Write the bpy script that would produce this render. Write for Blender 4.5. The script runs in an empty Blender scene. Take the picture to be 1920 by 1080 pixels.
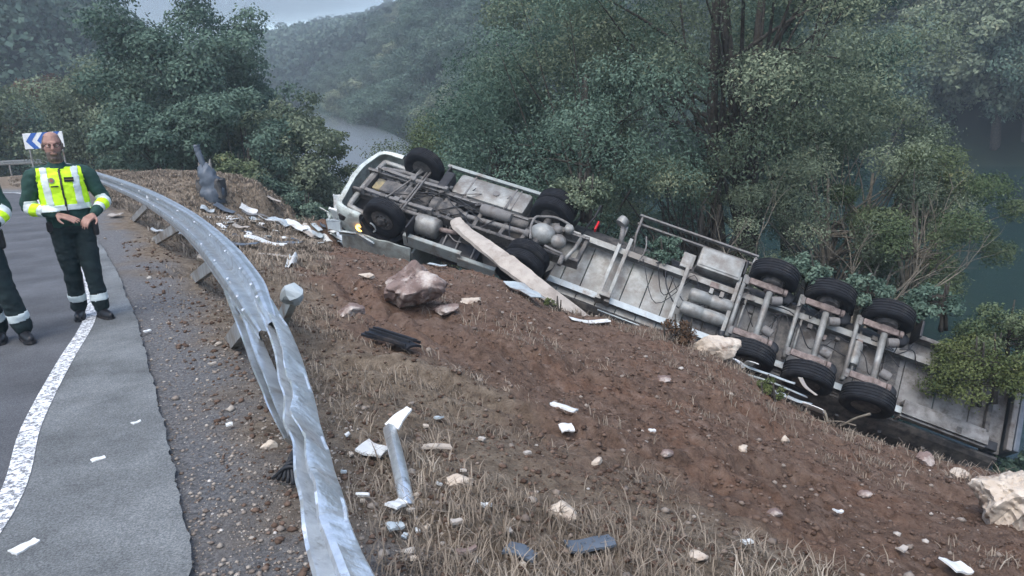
import bpy, bmesh, math, random
import numpy as np
from mathutils import Vector, Matrix
from math import radians, sin, cos, tan, pi, sqrt, atan2
S = bpy.context.scene
COL = S.collection
# ------------------------------------------------------------------ camera, sky, sun, exposure
FPX, CAM_H = 1400.0, 1.65
PITCH, ROLL = radians(13.3), radians(4.0)
_f = Vector((0, cos(PITCH), -sin(PITCH))); _r = Vector((1, 0, 0)); _u = _r.cross(_f)
CR = _r*cos(ROLL) - _u*sin(ROLL); CU = _u*cos(ROLL) + _r*sin(ROLL); CF = _f
cd = bpy.data.cameras.new('camera'); cam = bpy.data.objects.new('camera', cd); COL.objects.link(cam)
cd.sensor_width = 36; cd.lens = FPX/1920*36; cd.clip_end = 3000; cd.clip_start = 0.05
cam.matrix_world = Matrix(((CR.x, CU.x, -CF.x, 0), (CR.y, CU.y, -CF.y, 0), (CR.z, CU.z, -CF.z, CAM_H), (0, 0, 0, 1)))
S.camera = cam
w = bpy.data.worlds.new('World'); S.world = w; w.use_nodes = True
nt = w.node_tree; bgn = nt.nodes['Background']
sky = nt.nodes.new('ShaderNodeTexSky'); sky.sky_type = 'NISHITA'; sky.sun_disc = False
SUN_EL, SUN_AZ = radians(62), radians(200)
sky.sun_elevation = SUN_EL; sky.sun_rotation = SUN_AZ; sky.dust_density = 3.0; sky.air_density = 1.0
hs = nt.nodes.new('ShaderNodeHueSaturation'); hs.inputs['Saturation'].default_value = 1.0
nt.links.new(sky.outputs[0], hs.inputs['Color']); nt.links.new(hs.outputs[0], bgn.inputs['Color'])
bgn.inputs['Strength'].default_value = 0.15
sl = bpy.data.lights.new('sun', 'SUN'); sl.energy = 0.6; sl.angle = radians(40); sl.color = (1.0, 0.97, 0.93)
so = bpy.data.objects.new('sun', sl); COL.objects.link(so)
sd = Vector((sin(SUN_AZ)*cos(SUN_EL), cos(SUN_AZ)*cos(SUN_EL), sin(SUN_EL)))
so.rotation_euler = sd.to_track_quat('Z', 'Y').to_euler(); so.location = (0, 0, 60)
S.view_settings.view_transform = 'Standard'; S.view_settings.look = 'None'
S.view_settings.gamma = 1; S.view_settings.use_curve_mapping = False
S.view_settings.exposure = 1.32

# ------------------------------------------------------------------ helpers: space
def ray(x, y):
    return CR*((x-960)/FPX) - CU*((y-540)/FPX) + CF
def at(x, y, d):                         # point seen there at forward distance d
    return Vector((0, 0, CAM_H)) + ray(x, y)*d
def flat(x, y, z=0.0):
    d = ray(x, y); return Vector((0, 0, CAM_H)) + d*((z-CAM_H)/d.z)
def sstep(a, b, x):
    t = np.clip((x-a)/(b-a), 0, 1); return t*t*(3-2*t)
def _hash(ix, iy, s):
    n = (ix.astype(np.int64)*374761393 + iy.astype(np.int64)*668265263 + s*1442695041) & 0x7fffffff
    n = ((n ^ (n >> 13))*1274126177) & 0x7fffffff
    return ((n ^ (n >> 16)) & 0xffff)/65535.0
def vn(x, y, s=0):
    x = np.asarray(x, float); y = np.asarray(y, float)
    ix = np.floor(x); iy = np.floor(y); fx = x-ix; fy = y-iy
    fx = fx*fx*(3-2*fx); fy = fy*fy*(3-2*fy)
    a = _hash(ix, iy, s); b = _hash(ix+1, iy, s); c = _hash(ix, iy+1, s); d = _hash(ix+1, iy+1, s)
    return (a*(1-fx)+b*fx)*(1-fy) + (c*(1-fx)+d*fx)*fy
def fbm(x, y, o=4, s=0):
    r = 0; a = 0.5; f = 1.0
    for i in range(o):
        r = r + a*(vn(x*f+i*17.3, y*f-i*9.1, s+i)-0.5); a *= 0.5; f *= 2.03
    return r
def catmull(P, n=8):
    P = [Vector(p) for p in P]; out = []
    Q = [P[0]*2-P[1]] + P + [P[-1]*2-P[-2]]
    for i in range(1, len(Q)-2):
        for k in range(n):
            t = k/n
            out.append(0.5*((2*Q[i]) + (Q[i+1]-Q[i-1])*t + (2*Q[i-1]-5*Q[i]+4*Q[i+1]-Q[i+2])*t*t + (3*Q[i]-Q[i-1]-3*Q[i+1]+Q[i+2])*t**3))
    out.append(P[-1]); return out
def sdist(PX, PY, line):                 # signed distance to a polyline, right side positive
    L = np.array([(p[0], p[1]) for p in line], float)
    best = np.full(PX.shape, 1e9); sg = np.zeros(PX.shape)
    for a, b in zip(L[:-1], L[1:]):
        d = b-a; ll = d@d
        t = np.clip(((PX-a[0])*d[0]+(PY-a[1])*d[1])/ll, 0, 1)
        qx = PX-(a[0]+t*d[0]); qy = PY-(a[1]+t*d[1]); q = np.hypot(qx, qy)
        m = q < best; cr = d[1]*(PX-a[0])-d[0]*(PY-a[1])
        best = np.where(m, q, best); sg = np.where(m, np.sign(cr), sg)
    return best*sg

# ------------------------------------------------------------------ helpers: objects
def tag(o, label=None, cat=None, group=None, kind=None):
    if label: o['label'] = label
    if cat: o['category'] = cat
    if group: o['group'] = group
    if kind: o['kind'] = kind
    return o
def link(name, me, mat=None, parent=None, smooth=False):
    o = bpy.data.objects.new(name, me); COL.objects.link(o)
    if mat is not None: me.materials.append(mat)
    if parent is not None: o.parent = parent
    if smooth:
        me.polygons.foreach_set('use_smooth', [True]*len(me.polygons))
    return o
def empty(name, M=None, label=None, cat=None, group=None):
    o = bpy.data.objects.new(name, None); COL.objects.link(o); o.empty_display_size = 0.2
    if M is not None:
        o.matrix_world = M if isinstance(M, Matrix) else Matrix.Translation(Vector(M))
    return tag(o, label, cat, group)
def npmesh(name, V, F, attrs=None):
    """fast mesh from numpy; F (n,k) same k"""
    me = bpy.data.meshes.new(name); V = np.asarray(V, np.float32); F = np.asarray(F, np.int32)
    n, k = F.shape
    me.vertices.add(len(V)); me.vertices.foreach_set('co', V.ravel())
    me.loops.add(n*k); me.loops.foreach_set('vertex_index', F.ravel())
    me.polygons.add(n); me.polygons.foreach_set('loop_start', np.arange(0, n*k, k, dtype=np.int32))
    me.update(calc_edges=True)
    for a, (dom, arr) in (attrs or {}).items():
        at_ = me.attributes.new(a, 'FLOAT', dom); at_.data.foreach_set('value', np.asarray(arr, np.float32))
    return me
class MB:
    def __init__(s): s.v = []; s.f = []
    def add(s, V, F):
        n = len(s.v); s.v += [tuple(p) for p in V]; s.f += [tuple(i+n for i in q) for q in F]; return s
    def box(s, c, d, R=None, bev=0.0):
        c = Vector(c); hx, hy, hz = d[0]/2, d[1]/2, d[2]/2
        b = min(bev, hx*.9, hy*.9, hz*.9)
        if b <= 0:
            P = [Vector((i*hx, j*hy, k*hz)) for i in (-1, 1) for j in (-1, 1) for k in (-1, 1)]
            F = [(0, 1, 3, 2), (4, 6, 7, 5), (0, 4, 5, 1), (2, 3, 7, 6), (0, 2, 6, 4), (1, 5, 7, 3)]
        else:
            bm = bmesh.new(); bmesh.ops.create_cube(bm, size=1)
            for v in bm.verts: v.co = Vector((v.co.x*2*hx, v.co.y*2*hy, v.co.z*2*hz))
            bmesh.ops.bevel(bm, geom=bm.edges[:], offset=b, segments=2, affect='EDGES', profile=0.6)
            bm.verts.index_update(); P = [v.co.copy() for v in bm.verts]; F = [tuple(v.index for v in f.verts) for f in bm.faces]; bm.free()
        if R is not None: P = [R @ p for p in P]
        return s.add([p+c for p in P], F)
    def tube(s, path, r, n=10, cap=True, up=None, ry=None):
        P = [Vector(p) for p in path]; R = r if hasattr(r, '__len__') else [r]*len(P)
        RY = R if ry is None else (ry if hasattr(ry, '__len__') else [ry]*len(P))
        V = []; prev = Vector(up) if up else None
        for i, p in enumerate(P):
            t = (P[min(i+1, len(P)-1)]-P[max(i-1, 0)]).normalized()
            if prev is None: prev = Vector((0, 0, 1)) if abs(t.z) < .9 else Vector((1, 0, 0))
            a = (prev-t*prev.dot(t)); a = a.normalized() if a.length > 1e-6 else t.orthogonal().normalized()
            b = t.cross(a); prev = a
            for k in range(n):
                q = 2*pi*k/n; V.append(p + a*(cos(q)*R[i]) + b*(sin(q)*RY[i]))
        F = [(i*n+k, i*n+(k+1) % n, (i+1)*n+(k+1) % n, (i+1)*n+k) for i in range(len(P)-1) for k in range(n)]
        if cap: F += [tuple(range(n-1, -1, -1)), tuple((len(P)-1)*n+k for k in range(n))]
        return s.add(V, F)
    def lathe(s, prof, c, axis, n=24, closed=False):
        axis = Vector(axis).normalized(); a = axis.orthogonal().normalized(); b = axis.cross(a); c = Vector(c); V = []
        for (r, h) in prof:
            for k in range(n):
                q = 2*pi*k/n; V.append(c+axis*h+a*(r*cos(q))+b*(r*sin(q)))
        m = len(prof); F = []
        for i in range(m if closed else m-1):
            j = (i+1) % m
            F += [(i*n+k, i*n+(k+1) % n, j*n+(k+1) % n, j*n+k) for k in range(n)]
        if not closed: F += [tuple(range(n-1, -1, -1)), tuple((m-1)*n+k for k in range(n))]
        return s.add(V, F)
    def sweep(s, path, prof, widths=None, ups=None, close=False):
        """prof: (across, out) points; path with per-station frames ups=(W,N)"""
        V = []; m = len(prof)
        for i, p in enumerate(path):
            W, N = ups[i]
            for (a, h) in prof: V.append(Vector(p)+Vector(W)*a+Vector(N)*h)
        F = []
        for i in range(len(path)-1):
            for k in range(m if close else m-1):
                F.append((i*m+k, i*m+(k+1) % m, (i+1)*m+(k+1) % m, (i+1)*m+k))
        if close: F += [tuple(range(m-1, -1, -1)), tuple((len(path)-1)*m+k for k in range(m))]
        return s.add(V, F)
    def jit(s, a, seed=0):
        R = random.Random(seed); s.v = [tuple(c+R.uniform(-a, a) for c in p) for p in s.v]; return s
    def dent(s, a, f, seed=0):
        P = np.array(s.v); s.v = [tuple(p) for p in P+np.stack([fbm(P[:, 0]*f+P[:, 2]*f, P[:, 1]*f+k*7.3, 3, seed+k) for k in range(3)], 1)*a*2]; return s
    def build(s, name, mat, parent=None, smooth=False, auto=None):
        me = bpy.data.meshes.new(name); me.from_pydata(s.v, [], s.f); me.update()
        bm = bmesh.new(); bm.from_mesh(me); bmesh.ops.recalc_face_normals(bm, faces=bm.faces[:])
        if smooth or auto:
            for f in bm.faces: f.smooth = True
            if auto:
                for e in bm.edges:
                    if len(e.link_faces) == 2 and e.calc_face_angle(0) > auto: e.smooth = False
        bm.to_mesh(me); bm.free()
        return link(name, me, mat, parent)

# ------------------------------------------------------------------ helpers: materials
def mat(name, col, col2=None, rough=0.7, metal=0.0, scale=6.0, bump=0.0, bscale=40.0, dirt=None, dirt_amt=0.5, dscale=2.5, spec=0.4, coord='Object', emit=None):
    m = bpy.data.materials.new(name); m.use_nodes = True; n = m.node_tree.nodes; L = m.node_tree.links
    b = n['Principled BSDF']; b.inputs['Roughness'].default_value = rough; b.inputs['Metallic'].default_value = metal
    b.inputs['Specular IOR Level'].default_value = spec
    tc = n.new('ShaderNodeTexCoord')
    no = n.new('ShaderNodeTexNoise'); no.inputs['Scale'].default_value = scale; no.inputs['Detail'].default_value = 6
    L.new(tc.outputs[coord], no.inputs['Vector'])
    mx = n.new('ShaderNodeMix'); mx.data_type = 'RGBA'
    c2 = col2 or tuple(c*0.75 for c in col)
    mx.inputs['A'].default_value = (*c2, 1); mx.inputs['B'].default_value = (*col, 1)
    rp = n.new('ShaderNodeMapRange'); rp.inputs['From Min'].default_value = .35; rp.inputs['From Max'].default_value = .65
    L.new(no.outputs['Fac'], rp.inputs['Value']); L.new(rp.outputs[0], mx.inputs['Factor'])
    out = mx.outputs['Result']
    if dirt:
        n2 = n.new('ShaderNodeTexNoise'); n2.inputs['Scale'].default_value = dscale; n2.inputs['Detail'].default_value = 9; n2.inputs['Roughness'].default_value = .7
        L.new(tc.outputs[coord], n2.inputs['Vector'])
        r2 = n.new('ShaderNodeMapRange'); r2.inputs['From Min'].default_value = .62-.35*dirt_amt; r2.inputs['From Max'].default_value = .75-.25*dirt_amt
        L.new(n2.outputs['Fac'], r2.inputs['Value'])
        m2 = n.new('ShaderNodeMix'); m2.data_type = 'RGBA'; m2.inputs['B'].default_value = (*dirt, 1)
        L.new(out, m2.inputs['A']); L.new(r2.outputs[0], m2.inputs['Factor']); out = m2.outputs['Result']
    L.new(out, b.inputs['Base Color'])
    if bump:
        n3 = n.new('ShaderNodeTexNoise'); n3.inputs['Scale'].default_value = bscale; n3.inputs['Detail'].default_value = 5
        L.new(tc.outputs[coord], n3.inputs['Vector'])
        bp = n.new('ShaderNodeBump'); bp.inputs['Strength'].default_value = bump; bp.inputs['Distance'].default_value = .02
        L.new(n3.outputs['Fac'], bp.inputs['Height']); L.new(bp.outputs[0], b.inputs['Normal'])
    if emit:
        b.inputs['Emission Color'].default_value = (*emit[:3], 1); b.inputs['Emission Strength'].default_value = emit[3]
    return m
def leafmat(name, dark, light, warm=None):
    m = bpy.data.materials.new(name); m.use_nodes = True; n = m.node_tree.nodes; L = m.node_tree.links
    b = n['Principled BSDF']; b.inputs['Roughness'].default_value = .75; b.inputs['Specular IOR Level'].default_value = .15
    a = n.new('ShaderNodeAttribute'); a.attribute_name = 'tint'
    r = n.new('ShaderNodeValToRGB'); r.color_ramp.elements[0].color = (*dark, 1); r.color_ramp.elements[1].color = (*light, 1)
    if warm:
        e = r.color_ramp.elements.new(.93); e.color = (*light, 1); r.color_ramp.elements[-1].color = (*warm, 1)
    L.new(a.outputs['Fac'], r.inputs['Fac']); L.new(r.outputs[0], b.inputs['Base Color'])
    tr = n.new('ShaderNodeBsdfTranslucent'); L.new(r.outputs[0], tr.inputs['Color'])
    ms = n.new('ShaderNodeMixShader'); ms.inputs[0].default_value = .25
    L.new(b.outputs[0], ms.inputs[1]); L.new(tr.outputs[0], ms.inputs[2]); L.new(ms.outputs[0], n['Material Output'].inputs['Surface'])
    return m
M = {}
M['galv'] = mat('galvanised steel', (.62, .66, .68), (.46, .49, .51), rough=.34, metal=.85, scale=9, bump=.1, bscale=25, dirt=(.34, .33, .31), dirt_amt=.25, dscale=6)
M['galv_worn'] = mat('crumpled galvanised steel', (.80, .84, .86), (.62, .66, .69), rough=.3, metal=.78, scale=20, bump=.25, bscale=30, dirt=(.34, .34, .33), dirt_amt=.2, dscale=14)
M['post'] = mat('weathered post steel', (.34, .36, .36), (.24, .25, .25), rough=.6, metal=.4, scale=7, dirt=(.16, .13, .1), dirt_amt=.5)
M['rubber'] = mat('tyre rubber', (.016, .019, .024), (.010, .011, .014), rough=.8, scale=8, bump=.2, bscale=60, dirt=(.045, .045, .045), dirt_amt=.25, spec=.2)
M['black'] = mat('black plastic', (.018, .021, .026), (.010, .012, .016), rough=.55, scale=8, dirt=(.06, .05, .045), dirt_amt=.25)
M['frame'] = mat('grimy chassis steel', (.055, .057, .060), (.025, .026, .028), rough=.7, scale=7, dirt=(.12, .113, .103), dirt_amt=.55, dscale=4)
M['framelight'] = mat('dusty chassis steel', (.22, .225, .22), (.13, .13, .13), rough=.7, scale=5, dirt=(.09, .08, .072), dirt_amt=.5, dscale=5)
M['alu'] = mat('dusty aluminium', (.33, .35, .34), (.21, .225, .22), rough=.55, metal=.3, scale=3, dirt=(.16, .152, .14), dirt_amt=.6, dscale=2)
M['aludark'] = mat('dirty aluminium floor', (.23, .235, .235), (.14, .145, .145), rough=.65, metal=.2, scale=3, dirt=(.075, .068, .062), dirt_amt=.55, dscale=2.5)
M['rusty'] = mat('rusty bracket steel', (.24, .20, .185), (.15, .12, .11), rough=.8, scale=12, dirt=(.09, .07, .06), dirt_amt=.4, dscale=8)
M['cream'] = mat('pale cab paint', (.55, .61, .57), (.42, .48, .45), rough=.35, scale=3, dirt=(.30, .31, .28), dirt_amt=.55, dscale=4, spec=.5)
M['greyg'] = mat('grey green skirt paint', (.27, .31, .30), (.22, .25, .245), rough=.5, scale=3, dirt=(.16, .14, .12), dirt_amt=.4)
M['beige'] = mat('beige weathered panel', (.42, .39, .345), (.34, .315, .28), rough=.75, scale=4, dirt=(.26, .23, .20), dirt_amt=.4, dscale=3)
M['bluewhite'] = mat('pale blue plastic', (.45, .52, .54), (.34, .40, .43), rough=.5, scale=5, dirt=(.2, .17, .15), dirt_amt=.3)
M['white'] = mat('white plastic', (.72, .75, .74), (.58, .61, .60), rough=.5, scale=6, dirt=(.3, .26, .22), dirt_amt=.25)
M['bluegrey'] = mat('blue grey plastic', (.10, .125, .155), (.07, .09, .115), rough=.5, scale=6)
M['rock'] = mat('red brown rock', (.25, .195, .175), (.15, .112, .10), rough=.95, scale=5, bump=1, bscale=14, dirt=(.50, .47, .43), dirt_amt=.35, dscale=2.0, spec=.2)
M['rockpale'] = mat('pale limestone', (.58, .53, .45), (.42, .36, .29), rough=.9, scale=5, bump=.8, bscale=10, dirt=(.22, .16, .12), dirt_amt=.35, dscale=3, spec=.2)
M['bark'] = mat('grey bark', (.075, .07, .06), (.035, .033, .03), rough=.95, scale=9, bump=.6, bscale=20, spec=.1)
M['barkpale'] = mat('pale bare wood', (.22, .20, .16), (.12, .11, .09), rough=.9, scale=9, spec=.1)
M['skin'] = mat('skin', (.33, .20, .16), (.27, .155, .125), rough=.55, scale=20)
M['hairgrey'] = mat('greying hair', (.19, .15, .13), (.11, .085, .075), rough=.8, scale=60, bump=.4, bscale=120)
M['green'] = mat('dark green jacket cloth', (.018, .060, .050), (.012, .042, .036), rough=.85, scale=12, bump=.35, bscale=14)
M['navy'] = mat('dark green trouser cloth', (.010, .024, .027), (.007, .016, .019), rough=.85, scale=12, bump=.35, bscale=12)
M['hivis'] = mat('fluorescent yellow cloth', (.60, .95, .03), (.52, .85, .02), rough=.75, scale=14, bump=.3, bscale=12)
M['reflect'] = mat('silver reflective tape', (.62, .70, .70), (.52, .60, .60), rough=.45, scale=20)
M['boot'] = mat('black boot leather', (.012, .014, .018), (.008, .009, .012), rough=.45, scale=20)
M['mirror'] = mat('dark lens', (.02, .02, .025), rough=.15, scale=5)
M['amber'] = mat('lit amber lamp', (.9, .35, .05), rough=.4, emit=(1.0, .42, .08, 4.0))
M['red'] = mat('red lamp lens', (.55, .02, .03), rough=.3)
M['blue'] = mat('blue sign paint', (.02, .10, .38), (.018, .09, .33), rough=.5)
M['signwhite'] = mat('white sign paint', (.72, .76, .78), rough=.5, scale=3)
M['leaf_olive'] = leafmat('olive green leaves', (.048, .080, .054), (.235, .285, .19), (.30, .32, .20))
M['leaf_dark'] = leafmat('dark green leaves', (.034, .070, .054), (.145, .22, .165))
M['leaf_blue'] = leafmat('blue green leaves', (.036, .074, .058), (.165, .235, .175))
M['leaf_light'] = leafmat('light green leaves', (.05, .085, .04), (.16, .20, .11), (.20, .19, .08))
M['leaf_yellow'] = leafmat('yellow green leaves', (.045, .07, .026), (.16, .19, .075), (.22, .18, .09))
M['leaf_brown'] = leafmat('reddish brown leaves', (.06, .04, .025), (.15, .095, .06))
M['drygrass'] = leafmat('dry straw blades', (.13, .105, .082), (.38, .33, .265), (.50, .46, .39))
M['soilclod'] = leafmat('soil clods', (.070, .045, .033), (.190, .135, .104), (.30, .26, .22))
M['pebble'] = leafmat('pale pebbles', (.16, .13, .11), (.42, .38, .33), (.62, .60, .56))

# ------------------------------------------------------------------ road edge, rail and bank lines (world metres)
RAILP = [(.55, -3.0), (.35, -1.2), (-.02, .5), (-.48, 1.68), (-.72, 2.31), (-1.0, 3.12), (-1.54, 4.54), (-2.38, 6.38), (-3.77, 9.26), (-6.91, 14.67), (-13.9, 25.94), (-20.5, 34.5), (-31.4, 45.5), (-45, 54), (-62, 60)]
EDGE_PX = [(354, 1075), (340, 970), (312, 840), (280, 705), (255, 603), (238, 561), (213, 501), (187, 458), (150, 400), (110, 362)]
EDGE = [(-.2, -3), (-.62, 0), (-.95, 1.4)] + [tuple(flat(*p))[:2] for p in EDGE_PX] + [(-24, 33), (-34, 42), (-47, 50), (-62, 56)]
LINE_PX = [(0, 970), (60, 800), (120, 683), (166, 605), (172, 558), (162, 510), (134, 458), (88, 405), (30, 362)]
LINE = [(-2.0, -3), (-1.9, 0), (-2.05, 1.6)] + [tuple(flat(*p))[:2] for p in LINE_PX] + [(-26, 31.5), (-36, 40), (-48, 48), (-62, 54)]
RAILC = catmull([(x, y, 0) for x, y in RAILP], 6)
EDGEC = catmull([(x, y, 0) for x, y in EDGE], 6)
LINEC = catmull([(x, y, 0) for x, y in LINE], 6)

# ------------------------------------------------------------------ terrain
CREST = [((560, 452), 18.5), ((640, 462), 17.8), ((690, 468), 17.3), ((760, 490), 16.7), ((850, 506), 16.1), ((930, 520), 15.7), ((1050, 586), 15.3), ((1130, 598), 15), ((1250, 618), 14.5), ((1350, 655), 13.9),
         ((1400, 704), 13.5), ((1500, 768), 12.9), ((1600, 810), 12.1), ((1700, 846), 11.4), ((1790, 874), 10.7), ((1900, 898), 10.1), ((2100, 970), 9.2)]
ctl = []
for px, d in CREST:
    p = at(*px, d); ctl.append(tuple(p))
    h = Vector((p.x, p.y)).normalized()
    drop = 1.0 if px[0] < 700 else 1.3
    for kk in (.45, .65, .85, .95):
        q = at(*px, d*kk); ctl.append((q.x, q.y, p.z*((kk*d-1.4)/(d-1.4))**(.92 if px[0] > 1000 else 1.1)))
    if px[0] >= 640: ctl.append((p.x+h.x*1.5, p.y+h.y*1.5, p.z-drop-.35*max(0, (px[0]-1000)/900)))
    ctl.append((p.x+h.x*5.5, p.y+h.y*5.5, min(p.z-3.5, -6.0)))
    ctl.append((p.x+h.x*9, p.y+h.y*9, -8.3))
for (px, d) in [((612, 396), 20), ((585, 376), 23), ((540, 360), 26), ((490, 346), 28), ((400, 332), 31), ((300, 322), 36), ((215, 318), 41)]:
    p = at(*px, d); ctl.append(tuple(p)); h = Vector((p.x, p.y)).normalized()
    ctl.append((p.x+h.x*4, p.y+h.y*4, p.z-.9)); ctl.append((p.x+h.x*12, p.y+h.y*12, p.z-3.5)); 
for i in range(0, len(RAILC), 4):
    p = RAILC[i]; ctl.append((p.x, p.y, -.02)); 
    if p.y < 12:
        q = RAILC[min(i+1, len(RAILC)-1)]; t = (q-p).normalized(); ctl.append((p.x-t.y*-1.0*.6, p.y-t.x*.6, -.10))
for i in range(0, len(EDGEC), 5): ctl.append((EDGEC[i].x, EDGEC[i].y, -.02))
for i in range(0, len(LINEC), 6): ctl.append((LINEC[i].x-4, LINEC[i].y-2, -.02))
ctl += [(4, -4, -1.8), (9, -2, -4.5), (12, 3, -6.0), (16, 8, -8), (20, 14, -8.8), (24, -6, -9), (0, -8, 0), (-8, -6, 0), (30, 20, -9), (10, 30, -9), (0, 40, -8.8), (-6, 55, -8.8), (-18, 60, -6.5), (-30, 65, -4), (-25, 100, -8), (-14, 90, -9), (-38, 120, -7), (-50, 90, -3), (-60, 150, -6.5), (-70, 75, -1), (-90, 120, 0), (-95, 60, 4), (-70, 30, 4), (-40, 15, 1.5), (-25, 5, 1.5), (-30, -20, 3)]
C_ = np.array(ctl); 
def _ker(r): return r
_D = np.hypot(C_[:, None, 0]-C_[None, :, 0], C_[:, None, 1]-C_[None, :, 1])
_n = len(C_); _A = np.zeros((_n+3, _n+3)); _A[:_n, :_n] = _D - np.eye(_n)*0.10; _A[:_n, _n] = 1; _A[:_n, _n+1:] = C_[:, :2]; _A[_n:, :_n] = _A[:_n, _n:].T
_W = np.linalg.solve(_A, np.concatenate([C_[:, 2], np.zeros(3)]))
ROCK_HOLE = None
HOLES = []                                # (x, y, radius, depth)
def base_z(x, y):
    x = np.asarray(x, float); y = np.asarray(y, float); sh = x.shape; x = x.ravel(); y = y.ravel(); out = np.empty(len(x))
    for i in range(0, len(x), 20000):
        a = x[i:i+20000]; b = y[i:i+20000]
        D = np.hypot(a[:, None]-C_[None, :, 0], b[:, None]-C_[None, :, 1])
        out[i:i+20000] = D@_W[:_n]+_W[_n]+_W[_n+1]*a+_W[_n+2]*b
    return out.reshape(sh)
def ground(x, y):
    x = np.asarray(x, float); y = np.asarray(y, float)
    z = base_z(x, y)
    se = sdist(x, y, EDGEC[::3]+[EDGEC[-1]])
    k = sstep(-.15, 1.2, se)
    r = np.hypot(x, y)
    d = dirt_mask(x, y)
    fade = 1/(1+r/40)
    n = fbm(x*1.3, y*1.3, 3, 3)*.22 + fbm(x*4.1, y*4.1, 4, 11)*(.06+.09*d) + fbm(x*11, y*11, 4, 23)*(.03+.075*d) - np.abs(fbm(x*6.5, y*6.5, 3, 51))*(.05+.16*d)+.02*d
    n = n + np.maximum(0, fbm(x*2.4+7, y*2.4, 3, 31))*.22*d
    n = np.where(r < 60, n*fade, fbm(x*.3, y*.3, 3, 5)*1.5)
    for fl_ in FURROWS: n = n - .13*np.exp(-(sdist(x, y, fl_)/.13)**2)+.06*np.exp(-((np.abs(sdist(x, y, fl_))-.26)/.10)**2)
    for (hx, hy, hr, hd) in HOLES:
        n = n - hd*np.exp(-((x-hx)**2+(y-hy)**2)/(hr*hr))
    z = z+n*k
    return np.where(se < 0, -.03, z*k+(-.03)*(1-k))
# bare earth zone: world line between grassy verge and churned soil
_dl = None
def dirt_mask(x, y):
    g = sdist(x, y, DLINE)
    w_ = fbm(np.asarray(x)*.9, np.asarray(y)*.9, 3, 41)*1.6
    return sstep(-.35, .55, g+w_)
def _bz(px):                              # coarse ray/terrain hit on the smooth surface
    d = ray(*px); o = Vector((0, 0, CAM_H)); ts = np.linspace(1.0, 60, 1200)
    X = d.x*ts; Y = d.y*ts; Z = CAM_H+d.z*ts
    G = base_z(X, Y); i = np.argmax(Z < G); return (X[i], Y[i])
DLINE = [(3.0, -2.5)]+[_bz(p) for p in [(1500, 1079), (1330, 1040), (1150, 900), (950, 760), (800, 690), (640, 640), (580, 560), (560, 480), (590, 420)]]+[(-7.5, 27)]
def hit(px, py, dz=0.0):
    d = ray(px, py); ts = np.geomspace(1.0, 90, 2500)
    X = d.x*ts; Y = d.y*ts; Z = CAM_H+d.z*ts; G = ground(X, Y)
    i = int(np.argmax(Z < G)) or 2499
    return Vector((X[i], Y[i], G[i]+dz))
FURROWS = [[_bz(q) for q in ((585, 500), (660, 545), (730, 610), (900, 660), (1120, 690))], [_bz(q) for q in ((640, 690), (800, 725), (1000, 790), (1250, 870), (1500, 900))], [_bz(q) for q in ((900, 640), (1150, 730), (1400, 780), (1560, 830))]]
h1 = _bz((775, 580)); h2 = _bz((350, 500)); h3 = _bz((1860, 940)); h4 = _bz((545, 905)); h5 = _bz((1800, 930))
for q_ in ((418, 962), (436, 957), (452, 952), (468, 944), (484, 939), (500, 935), (512, 929), (524, 924)):
    a_ = _bz(q_); HOLES.append((a_[0], a_[1], .030, .05))
HOLES += [(h1[0]+.05, h1[1]-.12, .40, .46), (h2[0], h2[1], .5, .50), (h4[0], h4[1], .13, .12), (h5[0], h5[1], .35, .3)]

# polar sheet round the viewpoint: fine where near, coarser far
NA, NR = 620, 520
ang = np.radians(np.linspace(-62, 62, NA)); rad = np.concatenate([[0.25, .6], np.geomspace(.9, 34, NR-60), np.geomspace(35, 190, 58)])
A, Rr = np.meshgrid(ang, rad); GX = np.sin(A)*Rr; GY = np.cos(A)*Rr
GZ = ground(GX, GY)
idx = np.arange(NA*NR).reshape(NR, NA)
F = np.stack([idx[:-1, :-1], idx[:-1, 1:], idx[1:, 1:], idx[1:, :-1]], -1).reshape(-1, 4)
dm = dirt_mask(GX, GY); se = sdist(GX, GY, EDGEC[::3]+[EDGEC[-1]])
grv = (1-sstep(.15, .80, se+fbm(GX*1.5, GY*1.5, 3, 77)*1.2))*sstep(-.5, 0, se)
me = npmesh('ground', np.stack([GX, GY, GZ], -1).reshape(-1, 3), F, {'dirt': ('POINT', dm.ravel()), 'gravel': ('POINT', grv.ravel())})
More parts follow.
